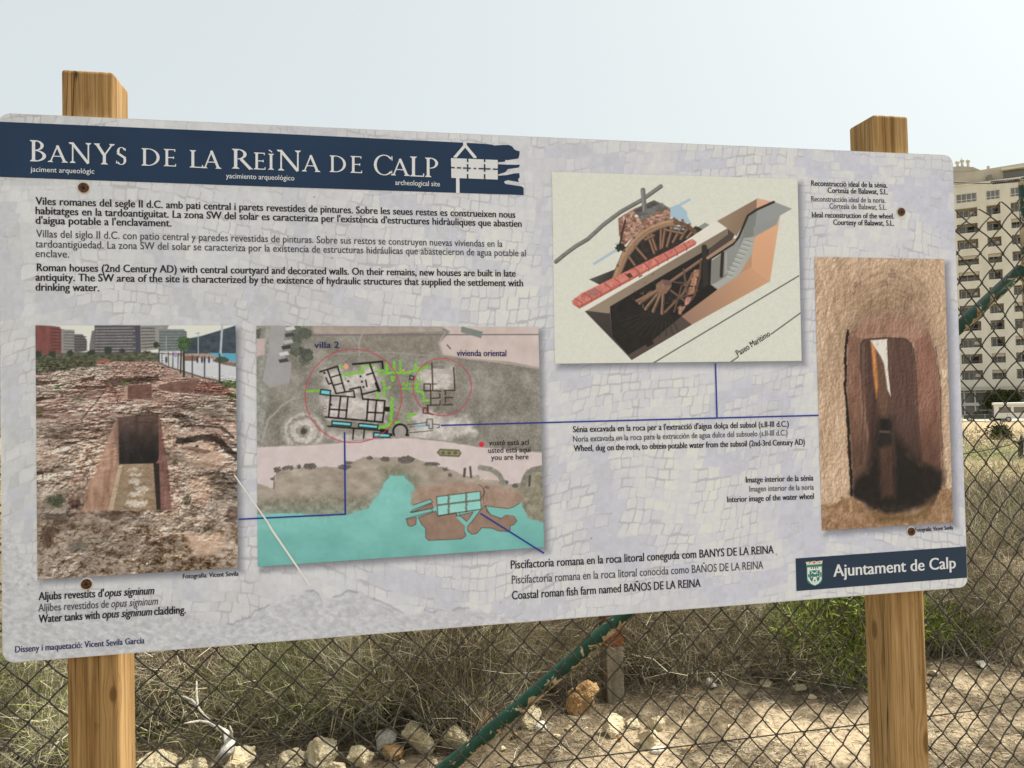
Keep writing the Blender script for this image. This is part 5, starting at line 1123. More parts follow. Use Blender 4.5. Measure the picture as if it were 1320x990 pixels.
# ================================================================== rocks
def rockmat(name, a, b, c):
    m = noisy(name, [(0.3, a), (0.5, b), (0.7, c)], (9, 9, 9), 8, 0.9, 0.9, 55, dist=0.6); return m
M_rk = [rockmat('pale_limestone', (0.42, 0.33, 0.19), (0.62, 0.53, 0.35), (0.74, 0.67, 0.50)), rockmat('orange_limestone', (0.30, 0.17, 0.075), (0.46, 0.29, 0.13), (0.58, 0.44, 0.27)), rockmat('white_limestone', (0.50, 0.45, 0.35), (0.70, 0.66, 0.56), (0.80, 0.77, 0.68))]
def rock(label, px, py, wpx, hpx, kind, seed, group):
    p = gpt(px, py); dist = np.dot(p - CAM, FWD); wm = wpx * dist / F_PX; hm = hpx * dist / F_PX
    bm = bmesh.new(); bmesh.ops.create_icosphere(bm, subdivisions=5, radius=0.5)
    rg = np.random.default_rng(seed)
    planes = [(Vector(rg.normal(size=3)).normalized(), rg.uniform(0.17, 0.40)) for _ in range(10)]
    asp = Vector((1, rg.uniform(.7, 1), rg.uniform(.6, 1)))
    from mathutils import noise as nz
    for v in bm.verts:
        c = v.co.copy()
        for nn, dd in planes:
            e = c.dot(nn) - dd
            if e > 0: c -= nn * e * 0.97
        k = nz.fractal(c * 5 + Vector((seed, 0, 0)), 0.7, 2.0, 5) * 0.06 + nz.fractal(c * 16 + Vector((0, seed, 0)), 0.8, 2.0, 3) * 0.022
        v.co = c * (1 + k * 2)
    xs = [v.co.x for v in bm.verts]; zs = [v.co.z for v in bm.verts]
    sx = wm / (max(xs) - min(xs)); sz = hm * 1.3 / (max(zs) - min(zs)); z0 = min(zs)
    for v in bm.verts: v.co = Vector((v.co.x * sx, v.co.y * sx * 0.85, (v.co.z - z0) * sz - hm * 0.30))
    me = bpy.data.meshes.new('rock'); bm.to_mesh(me); bm.free()
    o = link('rock', me, M_rk[kind]); o.location = p; o.rotation_euler = (0, 0, rg.uniform(-0.5, 0.5))
    tag(o, label, 'rock', group)
GR = 'limestone rocks along the fence'
RK = [('large orange rock beside the foot of the stub post', 751, 918, 50, 42, 1), ('pale rock cut by the frame at the lower left corner', 6, 992, 30, 22, 0), ('flat yellow rock right of the left timber post', 205, 989, 54, 18, 0), ('rounded yellow rock between flat rock and dead branch', 252, 992, 40, 16, 0),
      ('big yellow rock at the foot of the white dead branch', 306, 992, 44, 30, 0), ('low wide rock left of the angular buff rock', 383, 983, 40, 20, 0), ('big angular buff rock in front of the low green shrub', 420, 984, 46, 32, 0), ('smooth yellow rock right of the angular buff rock', 464, 985, 34, 24, 0),
      ('chalk white rock topping the middle of the row', 493, 962, 28, 19, 2), ('small tan rock under the chalk white rock', 505, 977, 30, 16, 1), ('big pitted buff rock left of the brace foot', 541, 966, 44, 36, 0), ('pitted yellow rock touching the brace foot', 588, 966, 42, 36, 0),
      ('orange tan rock behind the lower brace', 624, 942, 30, 30, 1), ('bright cream rock just right of the brace', 686, 936, 26, 26, 0), ('small white stone beneath the cream rock by the brace', 699, 942, 16, 12, 2), ('crumbly cream rock below the big orange rock', 785, 945, 32, 24, 0),
      ('flat cream stone right of the crumbly rock', 814, 937, 20, 11, 0), ('cream stone with flat top below the dense dry bush', 846, 938, 24, 17, 0), ('long cream block nearest to the lower fence wire', 841, 962, 32, 24, 0), ('small flat white stone touching the lower wire', 846, 970, 20, 8, 2),
      ('white stone at the foot of the wide brown scrub', 917, 887, 15, 13, 2), ('thin pale slab left of the tan slab', 988, 884, 18, 6, 0), ('tan slab on the sand before the green bush', 1030, 890, 20, 8, 0), ('pale flake nearest to the grey green herb clump', 1044, 900, 14, 5, 0),
      ('white stone under the dark scrub at the right', 1267, 860, 15, 8, 2), ('little pale stone just right of the right timber post', 1203, 870, 13, 7, 0), ('grey pink stone at the right frame edge', 1314, 858, 18, 14, 0), ('low yellow stone in front of the pitted rocks', 437, 993, 22, 12, 0)]
for k, (lab, px, py, wp, hp, kd) in enumerate(RK): rock(lab, px, py, wp, hp, kd, 20 + k, GR)

for k, (px, py) in enumerate(((225, 984), (275, 990), (345, 990), (440, 975), (478, 979), (518, 984), (560, 985), (602, 972), (612, 958), (648, 968), (664, 950), (716, 950), (735, 940), (770, 962), (800, 955), (870, 950), (890, 965), (940, 940))):
    rock('little pale stone lying loose among the bigger limestone rocks', px, py, random.uniform(6, 12), random.uniform(4, 8), random.choice((0, 0, 1)), 90 + k, 'small loose stones among the rocks')

# ================================================================== dead branch
M_dead = noisy('bleached_wood', [(0.35, (0.36, 0.33, 0.28)), (0.65, (0.62, 0.59, 0.53))], (40, 40, 12), rough=0.85, bump=0.4, bscale=90)
DB = gpt(287, 985); Yb = DB[1] - 0.10
def bp_(x, y, dy=0.0): return at_depth(x / 3.882, 740 + y / 3.882, Yb + dy)
mb = MB()
mb.tube([bp_(1105, 935), bp_(1140, 880), bp_(1150, 845, .02), bp_(1130, 790, .05), bp_(1085, 765, .07), bp_(1050, 742, .1), bp_(1015, 705, .14), bp_(990, 668, .16), bp_(982, 610, .17), bp_(984, 535, .18)], [.026, .03, .024, .012, .010, .009, .008, .007, .006, .003], 8)
mb.tube([bp_(990, 665, .16), bp_(960, 632, .2), bp_(920, 615, .24), bp_(870, 612, .3), bp_(780, 650, .34), bp_(690, 692, .4)], [.007, .006, .006, .005, .004, .002], 7)
mb.tube([bp_(1052, 745, .1), bp_(1000, 736, .08), bp_(955, 742, .05), bp_(920, 748, .03)], [.007, .006, .005, .002], 7)
mb.tube([bp_(1148, 830, .02), bp_(1160, 790, .0), bp_(1150, 760, -.02)], [.012, .006, .002], 7)
tag(mb.build('dead_branch', M_dead), 'bleached white forked dead branch standing among the rocks', 'branch')

# ================================================================== stub post
M_conc = noisy('weathered_concrete', [(0.35, (0.17, 0.14, 0.10)), (0.6, (0.28, 0.235, 0.175))], (20, 20, 9), rough=0.9, bump=0.5, bscale=70)
M_rust = noisy('rust', [(0.3, (0.09, 0.035, 0.018)), (0.55, (0.22, 0.085, 0.035)), (0.72, (0.32, 0.17, 0.09))], (22, 22, 14), rough=0.85, bump=0.4, bscale=120)
q = gpt(790, 900); qd = np.dot(q - CAM, FWD); hw = 11.5 * qd / F_PX
SP = empty('stub_post', (q[0], q[1], q[2]), R(14), label='old stub post, grey below and rusty above, behind the brace', cat='post')
hg = 70 * qd / F_PX
MB().box(-hw, hw, -hw, hw, -0.25, hg, 0.006).build('post_base', M_conc, SP)
MB().box(-hw - .003, hw + .003, -hw - .003, hw + .003, hg - 0.002, hg + 0.42, 0.008).build('rusty_sleeve', M_rust, SP)

# ================================================================== chain-link fence
FOFF = 0.32                               # behind the board's plane
FEN = empty('chain_link_fence', (ORG[0], ORG[1], 0), YAW, label='grey chain link fence with a peeling green brace pipe behind the sign', cat='fence')
def fence_st(px, py, off=0.0): 
    s, t = board_st(px, py, -(FOFF + off)); return s, t + T0
M_wire = noisy('galvanised_wire', [(0.3, (0.030, 0.026, 0.022)), (0.58, (0.075, 0.068, 0.058)), (0.78, (0.20, 0.185, 0.16))], (60, 60, 60), rough=0.55, metal=0.2, spec=0.35)
def pxs(s):                               # column positions: mesh is pulled wider on the left
    return s
s_top = fence_st(1312, 236)[1]
def tubes(P, rad, sides=5):
    "P (n, m, 3) polylines to one tube mesh"
    n, m, _ = P.shape
    T = np.zeros_like(P); T[:, 1:-1] = P[:, 2:] - P[:, :-2]; T[:, 0] = P[:, 1] - P[:, 0]; T[:, -1] = P[:, -1] - P[:, -2]
    T /= np.linalg.norm(T, axis=2, keepdims=True) + 1e-12
    A = np.cross(T, np.array([0.05, 1.0, 0.03])); A /= np.linalg.norm(A, axis=2, keepdims=True) + 1e-9; B_ = np.cross(T, A)
    an = np.arange(sides) * 2 * np.pi / sides
    V = P[:, :, None, :] + rad * (A[:, :, None, :] * np.cos(an)[None, None, :, None] + B_[:, :, None, :] * np.sin(an)[None, None, :, None])
    i = np.arange(n * m * sides).reshape(n, m, sides); j = np.roll(i, -1, axis=2)
    Q = np.stack([i[:, :-1], j[:, :-1], j[:, 1:], i[:, 1:]], -1)
    return V.reshape(-1, 3), Q.reshape(-1, 4)
def chain_link():
    sk, tk = fence_st(634.2, 829.4)       # a measured knuckle
    sp_ = lambda s: np.interp(s, [-1.0, 0.6, 1.5, 2.4], [0.090, 0.086, 0.0775, 0.0735])
    xs = [sk]
    while xs[-1] < 3.1: xs.append(xs[-1] + sp_(xs[-1]) / 2)
    l = [sk]
    while l[-1] > -1.3: l.append(l[-1] - sp_(l[-1]) / 2)
    xs = np.array(l[::-1][:-1] + xs); k0 = len(l) - 1
    V, Q, nb = [], [], 0
    dt = 0.0425
    for a in range(len(xs) - 1):
        # wire a runs between column a and a+1; knuckles alternate
        ks = np.arange(-int(tk / dt) , int((s_top - tk) / dt) + 1)
        par = (ks + a - k0) % 2           # 0: at column a, 1: at column a+1
        t = tk + ks * dt; s = np.where(par == 0, xs[a], xs[a + 1]); ov = np.where(par == 0, -0.0016, 0.0016)
        s = s + ov
        # points: knuckle, 1/3, 2/3 between
        S, T_, D = [], [], []
        for i in range(len(ks) - 1):
            for f in (0.0, 0.08, 0.36, 0.64, 0.92):
                g = f; bow = 0.0022 * math.sin(math.pi * f) * (1 if par[i] == 0 else -1)
                S.append(s[i] + (s[i + 1] - s[i]) * g); T_.append(t[i] + (t[i + 1] - t[i]) * f + bow)
                lean = (0.0026 if par[i] == 0 else -0.0026)
                D.append(lean * math.sin(math.pi * min(1, max(0, f)) ) + (0.0016 if (f in (0.0,)) else 0) * (1 if a % 2 else -1))
        S, T_, D = np.array(S), np.array(T_), np.array(D)
        wob = sstep(0.9, 2.2, S)
        dS = (fbm(S * 5 + 3, T_ * 5, 2, 61) - 0.5) * (0.006 + 0.018 * wob); dT = (fbm(S * 4, T_ * 4 + 9, 2, 67) - 0.5) * (0.007 + 0.022 * wob)
        top = sstep(0.22, 0.0, s_top - T_)
        dT = dT - top * (0.036 * np.exp(-((S - fence_st(1248, 250)[0]) / 0.10) ** 2) + 0.02 * sstep(1.9, 0.5, S))
        dD = (fbm(S * 1.6, T_ * 1.6, 2, 71) - 0.5) * 0.03
        V_, Q_ = tubes(np.stack([S + dS, FOFF + D + dD, T_ + dT], -1)[None], 0.00205)
        V.append(V_); Q.append(Q_ + nb); nb += len(V_)
    link('wire_mesh', quads_mesh('wire_mesh', np.concatenate(V), np.concatenate(Q), smooth=True), M_wire, FEN)
chain_link()
def fwire(pts, rad, off=0.0, sides=6):
    P = []
    for px, py in pts:
        s, t = fence_st(px, py, off); P.append((s, FOFF + off, t))
    return P
def tension(pts, rad, off=-0.004):
    P = fwire(pts, rad, off); mb = MB(); mb.tube(P, rad, 6); return mb
def ext(pts):                            # carry a wire on to the left behind the board
    return pts
tension([(-60, 168), (600, 205), (1000, 224), (1232, 235), (1276, 236.5), (1312, 232), (1400, 228)], 0.0016).build('tension_wire', M_wire, FEN)
tension([(-80, 700), (500, 655), (1000, 614), (1244, 585), (1268, 581), (1300, 574), (1322, 566), (1400, 545)], 0.0016).build('tension_wire', M_wire, FEN)
tension([(-80, 1085), (400, 1026), (620, 995), (760, 976), (900, 959.5), (1000, 947), (1110, 934), (1196, 923.5), (1250, 917), (1300, 905), (1400, 872)], 0.0017).build('tension_wire', M_wire, FEN)
# twisted end of the top wire by the post
mb = MB(); s0_, t0_ = fence_st(1277, 236); s1_, t1_ = fence_st(1312, 233); n_ = 90
mb.tube([(s0_ + (s1_ - s0_) * k / n_, FOFF - 0.004 + 0.0042 * math.cos(k * 0.9), t0_ + (t1_ - t0_) * k / n_ + 0.0042 * math.sin(k * 0.9)) for k in range(n_ + 1)], 0.0016, 5)
mb.build('wire_twist', M_wire, FEN)

# peeling green paint
def peel(name, thr):
    m = mat(name, rough=0.35, spec=0.3)
    tc = N(m, 'ShaderNodeTexCoord')
    n = N(m, 'ShaderNodeTexNoise'); n.inputs['Scale'].default_value = 21; n.inputs['Detail'].default_value = 7; n.inputs['Roughness'].default_value = 0.62; n.inputs['Distortion'].default_value = 0.7
    L(m, tc.outputs['Object'], n.inputs['Vector'])
    ge = N(m, 'ShaderNodeNewGeometry'); sx = N(m, 'ShaderNodeSeparateXYZ'); L(m, ge.outputs['Normal'], sx.inputs[0])
    un = N(m, 'ShaderNodeMath', operation='MULTIPLY_ADD'); un.inputs[1].default_value = -0.10; L(m, sx.outputs['Z'], un.inputs[0]); L(m, n.outputs['Fac'], un.inputs[2])   # the underside has flaked most
    r = ramp(m, [(thr - 0.006, (0, 0, 0)), (thr + 0.006, (1, 1, 1))]); L(m, un.outputs[0], r.inputs[0])
    n2 = N(m, 'ShaderNodeTexNoise'); n2.inputs['Scale'].default_value = 45; n2.inputs['Detail'].default_value = 6; L(m, tc.outputs['Object'], n2.inputs['Vector'])
    bare = ramp(m, [(0.32, (0.2, 0.1, 0.05)), (0.45, (0.38, 0.29, 0.17)), (0.7, (0.5, 0.41, 0.28))]); L(m, n2.outputs['Fac'], bare.inputs[0])
    gr = ramp(m, [(0.35, (0.005, 0.036, 0.021)), (0.7, (0.011, 0.062, 0.037))]); L(m, n2.outputs['Fac'], gr.inputs[0])
    mx = N(m, 'ShaderNodeMix', data_type='RGBA'); L(m, r.outputs[0], mx.inputs[0]); L(m, gr.outputs[0], mx.inputs[6]); L(m, bare.outputs[0], mx.inputs[7])
    b = m.node_tree.nodes['Principled BSDF']; L(m, mx.outputs[2], b.inputs['Base Color'])
    mr = N(m, 'ShaderNodeMapRange'); mr.inputs[3].default_value = 0.55; mr.inputs[4].default_value = 0.9; L(m, r.outputs[0], mr.inputs[0]); L(m, mr.outputs[0], b.inputs['Roughness'])
    bp = N(m, 'ShaderNodeBump'); bp.inputs['Strength'].default_value = 0.6; bp.inputs['Distance'].default_value = 0.002; bp.invert = True
    L(m, r.outputs[0], bp.inputs['Height']); L(m, bp.outputs[0], b.inputs['Normal'])
    return m
M_peel = peel('peeling_green_paint', 0.553)
M_peel2 = peel('worn_green_paint', 0.47)
BO = 0.034
brace_px = [(1316, 348), (1243, 416), (1030, 597), (797, 799), (671, 910), (575, 990), (470, 1077), (200, 1300)]
mb = MB(); mb.tube([(a, b, c) for a, b, c in fwire(brace_px, 0, BO)], 0.0180, 18); mb.build('brace_pipe', M_peel, FEN)
# corner post
s_a, t_a = fence_st(1325, 229, BO); s_b, _ = fence_st(1329, 330, BO)
mb = MB(); mb.tube([(s_a, FOFF + BO, -0.3), (s_a, FOFF + BO, t_a - 0.006), (s_a, FOFF + BO, t_a)], [0.0245, 0.0245, 0.020], 20); mb.build('post', M_peel2, FEN)
mb = MB(); mb.tube([(s_a - 0.0, FOFF + BO, fence_st(1316, 352, BO)[1] - 0.02), (s_a, FOFF + BO, fence_st(1316, 352, BO)[1] + 0.03)], 0.0275, 20); mb.build('clamp', M_peel2, FEN)
# a post farther left, hidden behind the board, and one to the right
for sx in (-1.25, s_a + 2.6):
    mb = MB(); mb.tube([(sx, FOFF + BO, -0.3), (sx, FOFF + BO, t_a)], 0.0245, 16); mb.build('post', M_peel2, FEN)

# ================================================================== apartment building
YB = 135.0
BXc = at_depth(1270, 490, YB)
BANG = math.atan2(-0.462, 0.887)
BASEZ = -5.7
def bz(py): return at_depth(1270, py, YB)[2] - BASEZ
def bs(px):                                  # metres along the facade for a photo x
    d = ray(px, 350); k = d[0] / d[1]
    # facade point BXc + s*(.887,-.462)
    return (BXc[1] * k - BXc[0]) / (0.887 + 0.462 * k)
BLD = empty('apartment_building', (BXc[0], BXc[1], BASEZ), BANG, label='tall cream apartment building with rows of recessed balconies', cat='building')
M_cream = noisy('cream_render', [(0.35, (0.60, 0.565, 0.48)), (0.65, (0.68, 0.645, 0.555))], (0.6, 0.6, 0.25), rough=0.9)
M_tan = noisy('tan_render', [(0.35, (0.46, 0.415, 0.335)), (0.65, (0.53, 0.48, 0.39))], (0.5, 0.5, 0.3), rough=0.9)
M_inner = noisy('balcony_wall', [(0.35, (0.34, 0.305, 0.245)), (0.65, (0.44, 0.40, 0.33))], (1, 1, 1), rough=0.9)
M_glass = mat('window_glass', (0.15, 0.145, 0.135), 0.15, spec=0.6)
M_frame = mat('white_frame', (0.66, 0.65, 0.61), 0.5)
M_rail = mat('balcony_rail', (0.20, 0.19, 0.165), 0.6, 0.2)
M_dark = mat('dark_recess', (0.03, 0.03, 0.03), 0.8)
ztops = [bz(y) for y in (247, 266, 286.5, 307, 328, 349, 371, 392.5, 413.5, 435, 456, 477)]
cols = [(bs(1235.5), bs(1262.5)), (bs(1274.5), bs(1292.5)), (bs(1306), bs(1324))]
PER = cols[2][1] + 2.2 - cols[0][0]
allc = []
for k in (-2, -1, 0, 1, 2):
    allc += [(a + k * PER, b + k * PER) for a, b in cols]
allc = [c for c in allc if -19 < c[0] and c[1] < 17]
x_l, x_r = allc[0][0] - 1.2, allc[-1][1] + 1.2
ROOF = bz(236.5)
DEP = 13.0
def facade():
    "front wall with real openings: piers, spandrels"
    mb = MB(); rows = []
    for i, z1 in enumerate(ztops):
        rows.append((z1 - (1.72 if i else 1.72), z1))
    z_prev = ROOF
    xs = [x_l] + [v for c in allc for v in c] + [x_r]
    for z0, z1 in rows:
        mb.box(x_l, x_r, 0, 0.3, z1, z_prev)                     # spandrel band
        for k in range(0, len(xs), 2): mb.box(xs[k], xs[k + 1], 0.0, 0.3, z0, z1)
        z_prev = z0
    zg = bz(500); mb.box(x_l, x_r, 0, 0.3, zg, z_prev)
    mb.build('wall', M_cream, BLD)
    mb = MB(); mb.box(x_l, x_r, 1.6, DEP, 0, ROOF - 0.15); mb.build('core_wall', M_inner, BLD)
    mb = MB(); mb.box(x_l, x_l + 0.3, 0.3, DEP + 0.1, -0.5, ROOF - 0.05); mb.build('side_wall', M_cream, BLD)
    mb = MB(); mb.box(x_r - 0.3, x_r, 0.3, DEP + 0.1, -0.5, ROOF - 0.05); mb.build('side_wall', M_cream, BLD)
    mb = MB()
    for z0, z1 in rows: mb.box(x_l + 0.3, x_r - 0.3, 0.3, 1.6, z0 - 1.0, z0 - 0.82)
    mb.build('floor_slab', M_cream, BLD)
    mb = MB()
    for k in range(1, len(xs) - 1, 2):
        pass
    for a, b in allc:
        for q_ in (a - 0.32, b + 0.02): mb.box(q_, q_ + 0.3, 0.3, 1.6, bz(500), ROOF - 0.3)
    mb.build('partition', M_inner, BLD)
    mb = MB(); mb.box(x_l - 0.12, x_r + 0.12, -0.14, 0.36, ROOF - 0.002, ROOF + 0.22); mb.build('cornice', M_cream, BLD)
    mb = MB(); mb.box(x_l - 0.1, x_r + 0.1, -0.9, 0.0, bz(503), bz(498.5)); mb.build('canopy', M_tan, BLD)
    return rows
rows = facade()
protos = {}
def balcony(wd, style):
    "one recessed window unit: glazed door at the back of the recess, rail and kerb at the front"
    key = (round(wd, 2), style)
    if key in protos:
        src = protos[key]; c = src.copy(); COL.objects.link(c); c.parent = BLD
        for ch in src.children:
            d = ch.copy(); COL.objects.link(d); d.parent = c
        return c
    h = 1.72
    mb = MB(); fr = 0.07; yb = 1.5
    if style == 'glazed':                     # top row, window flush with the wall
        mb.box(0.05, wd - 0.05, 0.12, 0.18, 0.05, h - 0.05); o = mb.build('window', M_glass, BLD)
        mb = MB()
        n = 4 if wd > 3 else 3
        for k in range(n + 1): x = 0.05 + (wd - 0.16) * k / n; mb.box(x, x + 0.07, 0.06, 0.121, 0.0, h)
        mb.box(0, wd, 0.055, 0.125, 0.48, 0.56); mb.box(0, wd, 0.055, 0.125, h - 0.09, h - 0.001); mb.box(0, wd, 0.055, 0.125, 0.0, 0.08)
        mb.build('frame', M_frame, o)
    else:
        mb.box(wd * 0.12, wd * (0.62 if style == 'a' else 0.8), yb, yb + 0.08, -0.8, h - 0.25); o = mb.build('window', M_glass, BLD)
        mb = MB()
        x0, x1 = wd * 0.12, wd * (0.62 if style == 'a' else 0.8)
        for k in range(3): x = x0 + (x1 - x0 - 0.07) * k / 2; mb.box(x, x + 0.08, yb - 0.06, yb + 0.002, -0.8, h - 0.2)
        mb.box(x0, x1, yb - 0.061, yb + 0.001, h - 0.28, h - 0.2); mb.build('frame', M_frame, o)
        mb = MB()
        for k in range(int(wd / 0.16)): mb.box(0.06 + k * 0.16, 0.085 + k * 0.16, 0.10, 0.13, 0.0, 0.42)
        mb.box(0.0, wd, 0.09, 0.14, 0.42, 0.47); mb.build('rail', M_rail, o)
        if style == 'a':
            mb = MB(); mb.box(wd * 0.68, wd * 0.92, yb - 0.35, yb, 0.5, 1.1, 0.03); mb.build('air_unit', M_frame, o)
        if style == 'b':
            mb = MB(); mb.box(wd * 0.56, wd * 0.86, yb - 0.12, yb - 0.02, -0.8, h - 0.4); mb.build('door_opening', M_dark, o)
        if style == 'c':
            mb = MB(); mb.box(0.02, wd - 0.02, 0.35, 0.40, h - 0.6, h - 0.01); mb.build('blind', M_tan, o)
    protos[key] = o
    return o
cnt = 0
for ri, (z0, z1) in enumerate(rows):
    for ci, (a, b) in enumerate(allc):
        if cnt >= 100: break
        if a < bs(1150) or a > bs(1345): continue
        stl = 'glazed' if ri == 0 else random.choice('abc')
        o = balcony(b - a, stl); o.location = (a, 0, z0); cnt += 1
# ground floor: shop windows, penthouse, roof pieces
mb = MB(); mb.box(x_l + 0.3, x_r - 0.3, 0.9, 1.0, 0.0, bz(503)); mb.build('shop_window', M_glass, BLD)
mb = MB()
for k in range(int((x_r - x_l) / 1.7)):
    x = x_l + 0.5 + k * 1.7; mb.box(x, x + 0.22, 0.7, 0.95, -0.3, bz(503) - 0.01)
mb.box(x_l + 0.3, x_r - 0.3, 0.68, 0.96, bz(506) , bz(504.6)); mb.box(x_l + 0.3, x_r - 0.3, 0.68, 0.96, bz(523), bz(519)); mb.build('shop_frame', M_frame, BLD)
P_l = bs(1252)
mb = MB(); mb.prism([(P_l - 1.8, ROOF + 0.1), (x_r - 0.4, ROOF + 0.1), (x_r - 0.4, bz(213.5)), (P_l, bz(217.5)), (P_l - 1.8, bz(226))], 1.4, 9.0); mb.build('penthouse', M_tan, BLD)
mb = MB(); mb.box(bs(1299), bs(1330), 1.32, 1.41, bz(233), bz(223)); mb.build('penthouse_window', M_glass, BLD)
mb = MB(); mb.box(bs(1296), bs(1333), 0.2, 1.4, bz(222.8), bz(220.5)); mb.build('eave', M_cream, BLD)
mb = MB(); mb.box(bs(1279), bs(1282.5), 2.2, 2.9, bz(217), bz(211.5), 0.04); mb.build('chimney', M_tan, BLD)
mb = MB(); mb.box(bs(1277), bs(1284), 0.5, 1.2, ROOF + 0.2, bz(226), 0.08); mb.tube([(bs(1278), 0.8, ROOF + 0.2), (bs(1278), 0.8, bz(223.5))], 0.05, 6); mb.build('roof_unit', M_rail, BLD)
mb = MB(); mb.box(x_l, P_l - 2.2, 0.5, 6, ROOF + 0.05, ROOF + 0.9); mb.build('parapet', M_tan, BLD)
# a farther tower with round finials peeping over the roof
TW = empty('roof_turret', (0, 0, 0), 0, label='pale roof turret with round finials peeping over the apartment building', cat='turret')
YT = 165.0
def tp(px, py): return at_depth(px, py, YT)
a, b = tp(1218, 236), tp(1249, 236); TW.location = (a[0], YT, BASEZ); TW.rotation_euler = (0, 0, BANG * 0.7)
wT = (b[0] - a[0]); zT = lambda py: tp(1238, py)[2] - BASEZ
MB().box(0, wT, 0, 6, 0, zT(221)).build('wall', M_tan, TW)
mb = MB(); mb.prism([(-.1, zT(221.2)), (wT + 1.6, zT(224)), (wT + 0.2, zT(219)), (wT * 0.55, zT(216)), (-.1, zT(216))], -0.1, 6.1); mb.build('roof', M_tan, TW)
for px in (1234, 1239.5, 1246):
    x = (px - 1218) / 31 * wT; mb = MB(); bmesh.ops.create_uvsphere(mb.bm, u_segments=14, v_segments=8, radius=0.46, matrix=Matrix.Translation((x, 1.0, zT(208 if px > 1238 and px < 1242 else 209.5))))
    mb.tube([(x, 1.0, zT(217)), (x, 1.0, zT(209))], 0.27, 8); mb.tube([(x, 1.0, zT(209)), (x, 1.0, zT(203.5 if 1238 < px < 1242 else 206.5))], 0.10, 6); mb.build('finial', M_cream, TW, smooth=True)

# ================================================================== car park in front of the building
def at_dist(px, py, Y): return at_depth(px, py, Y)
M_asph = noisy('pale_paving', [(0.3, (0.42, 0.40, 0.36)), (0.7, (0.54, 0.52, 0.47))], (0.6, 0.6, 0.6), rough=0.9)
c0 = at_dist(1180, 548, 104); c1 = at_dist(1400, 546, 104)
def zg(Y, X): return float(ghump(X, Y))
PV = [(20, 93), (110, 78), (150, 96), (128, 118), (104, 128), (20, 140)]
def gz(x, y): return float(ghump(x, y))
nx_ = 40
xs = np.linspace(48, 100, nx_)[:, None] * np.ones((1, 12)); f = np.linspace(0, 1, 12)[None, :] * np.ones((nx_, 1))
ys = (112 - (xs - 70) * 0.52) - 12 + f * 30
zs = ghump(xs, ys) + 0.06
i = np.arange(xs.size).reshape(xs.shape); Q = np.stack([i[:-1, :-1], i[1:, :-1], i[1:, 1:], i[:-1, 1:]], -1)
o = link('car_park', quads_mesh('car_park', np.stack([xs, ys, zs], -1), Q), M_asph); tag(o, 'pale paved car park in front of the apartment building', 'car park', kind='structure')

def rnd_fol(name, p, size, n, pal, label, cat, leaf=0.35, trunk=True):
    o = empty(name, p, 0, label=label, cat=cat)
    cl = RNG.uniform(-0.5, 0.5, (40, 3)) * np.array(size) * np.array([0.9, 0.8, 0.7]) + np.array([0, 0, size[2] * 0.52]); k = RNG.integers(0, 40, n)
    off = unit(RNG.normal(size=(n, 3))) * (RNG.random((n, 1)) ** 0.4) * min(size) * 0.34
    b = cl[k] + off; b[:, 2] = np.clip(b[:, 2], 0.05, None)
    d = unit(off + RNG.normal(size=(n, 3)) * 0.4 + np.array([0, 0, .3]))
    strips('foliage', b, d, RNG.uniform(.5, 1.2, n) * leaf, RNG.uniform(.4, .8, n) * leaf, RNG.normal(size=(n, 3)) * leaf * .2, pick(pal, n), M_straw, o)
    mb = MB()
    for k in range(6): mb.tube([(cl[k][0] * .3, cl[k][1] * .3, -0.2), (cl[k][0] * .7, cl[k][1] * .7, size[2] * .3), tuple(cl[k])], [.07, .05, .02], 6)
    mb.build('stem', M_dead, o)
    return o
HEDGE = np.array([[0.03, 0.04, 0.015], [0.05, 0.06, 0.02], [0.09, 0.10, 0.025], [0.02, 0.03, 0.012]])
hp = at_dist(1290, 522, 126); rnd_fol('hedge', (hp[0], hp[1], hp[2] - 0.6), (6.0, 2.4, 2.9), 7500, HEDGE, 'dark rounded hedge in front of the building entrance', 'hedge', 0.32)
# bushes on the bank
bpn = gpt(1288, 566); rnd_fol('bank_bush', (bpn[0], bpn[1], bpn[2] - .1), (1.0, 0.8, 0.75), 1400, HEDGE, 'small dark bush on the sandy bank', 'bush', 0.12)
dp = gpt(1316, 592); DS = empty('dead_stump', tuple(dp), 0, label='dark dead stump with stubby arms in the dry grass', cat='stump')
k_ = np.dot(dp - CAM, FWD) / F_PX
M_stump = noisy('dark_bark', [(0.3, (0.025, 0.022, 0.018)), (0.7, (0.07, 0.06, 0.045))], (8, 8, 3), rough=0.95)
mb = MB(); mb.tube([(-1 * k_, 0, -2 * k_), (0, 0, 10 * k_), (1.5 * k_, 0, 20 * k_), (2 * k_, 0, 30 * k_)], [3.6 * k_, 2.8 * k_, 2.6 * k_, 1.2 * k_], 9); mb.build('trunk', M_stump, DS)
mb = MB(); mb.tube([(1.2 * k_, 0, 18 * k_), (-4 * k_, 0, 22 * k_), (-10 * k_, 0, 24 * k_)], [2.2 * k_, 1.8 * k_, .8 * k_], 8); mb.build('limb', M_stump, DS)
mb = MB(); mb.tube([(1.2 * k_, 0, 20 * k_), (5 * k_, 0, 25 * k_), (7 * k_, 0, 31 * k_)], [2 * k_, 1.5 * k_, .6 * k_], 8); mb.build('limb', M_stump, DS)

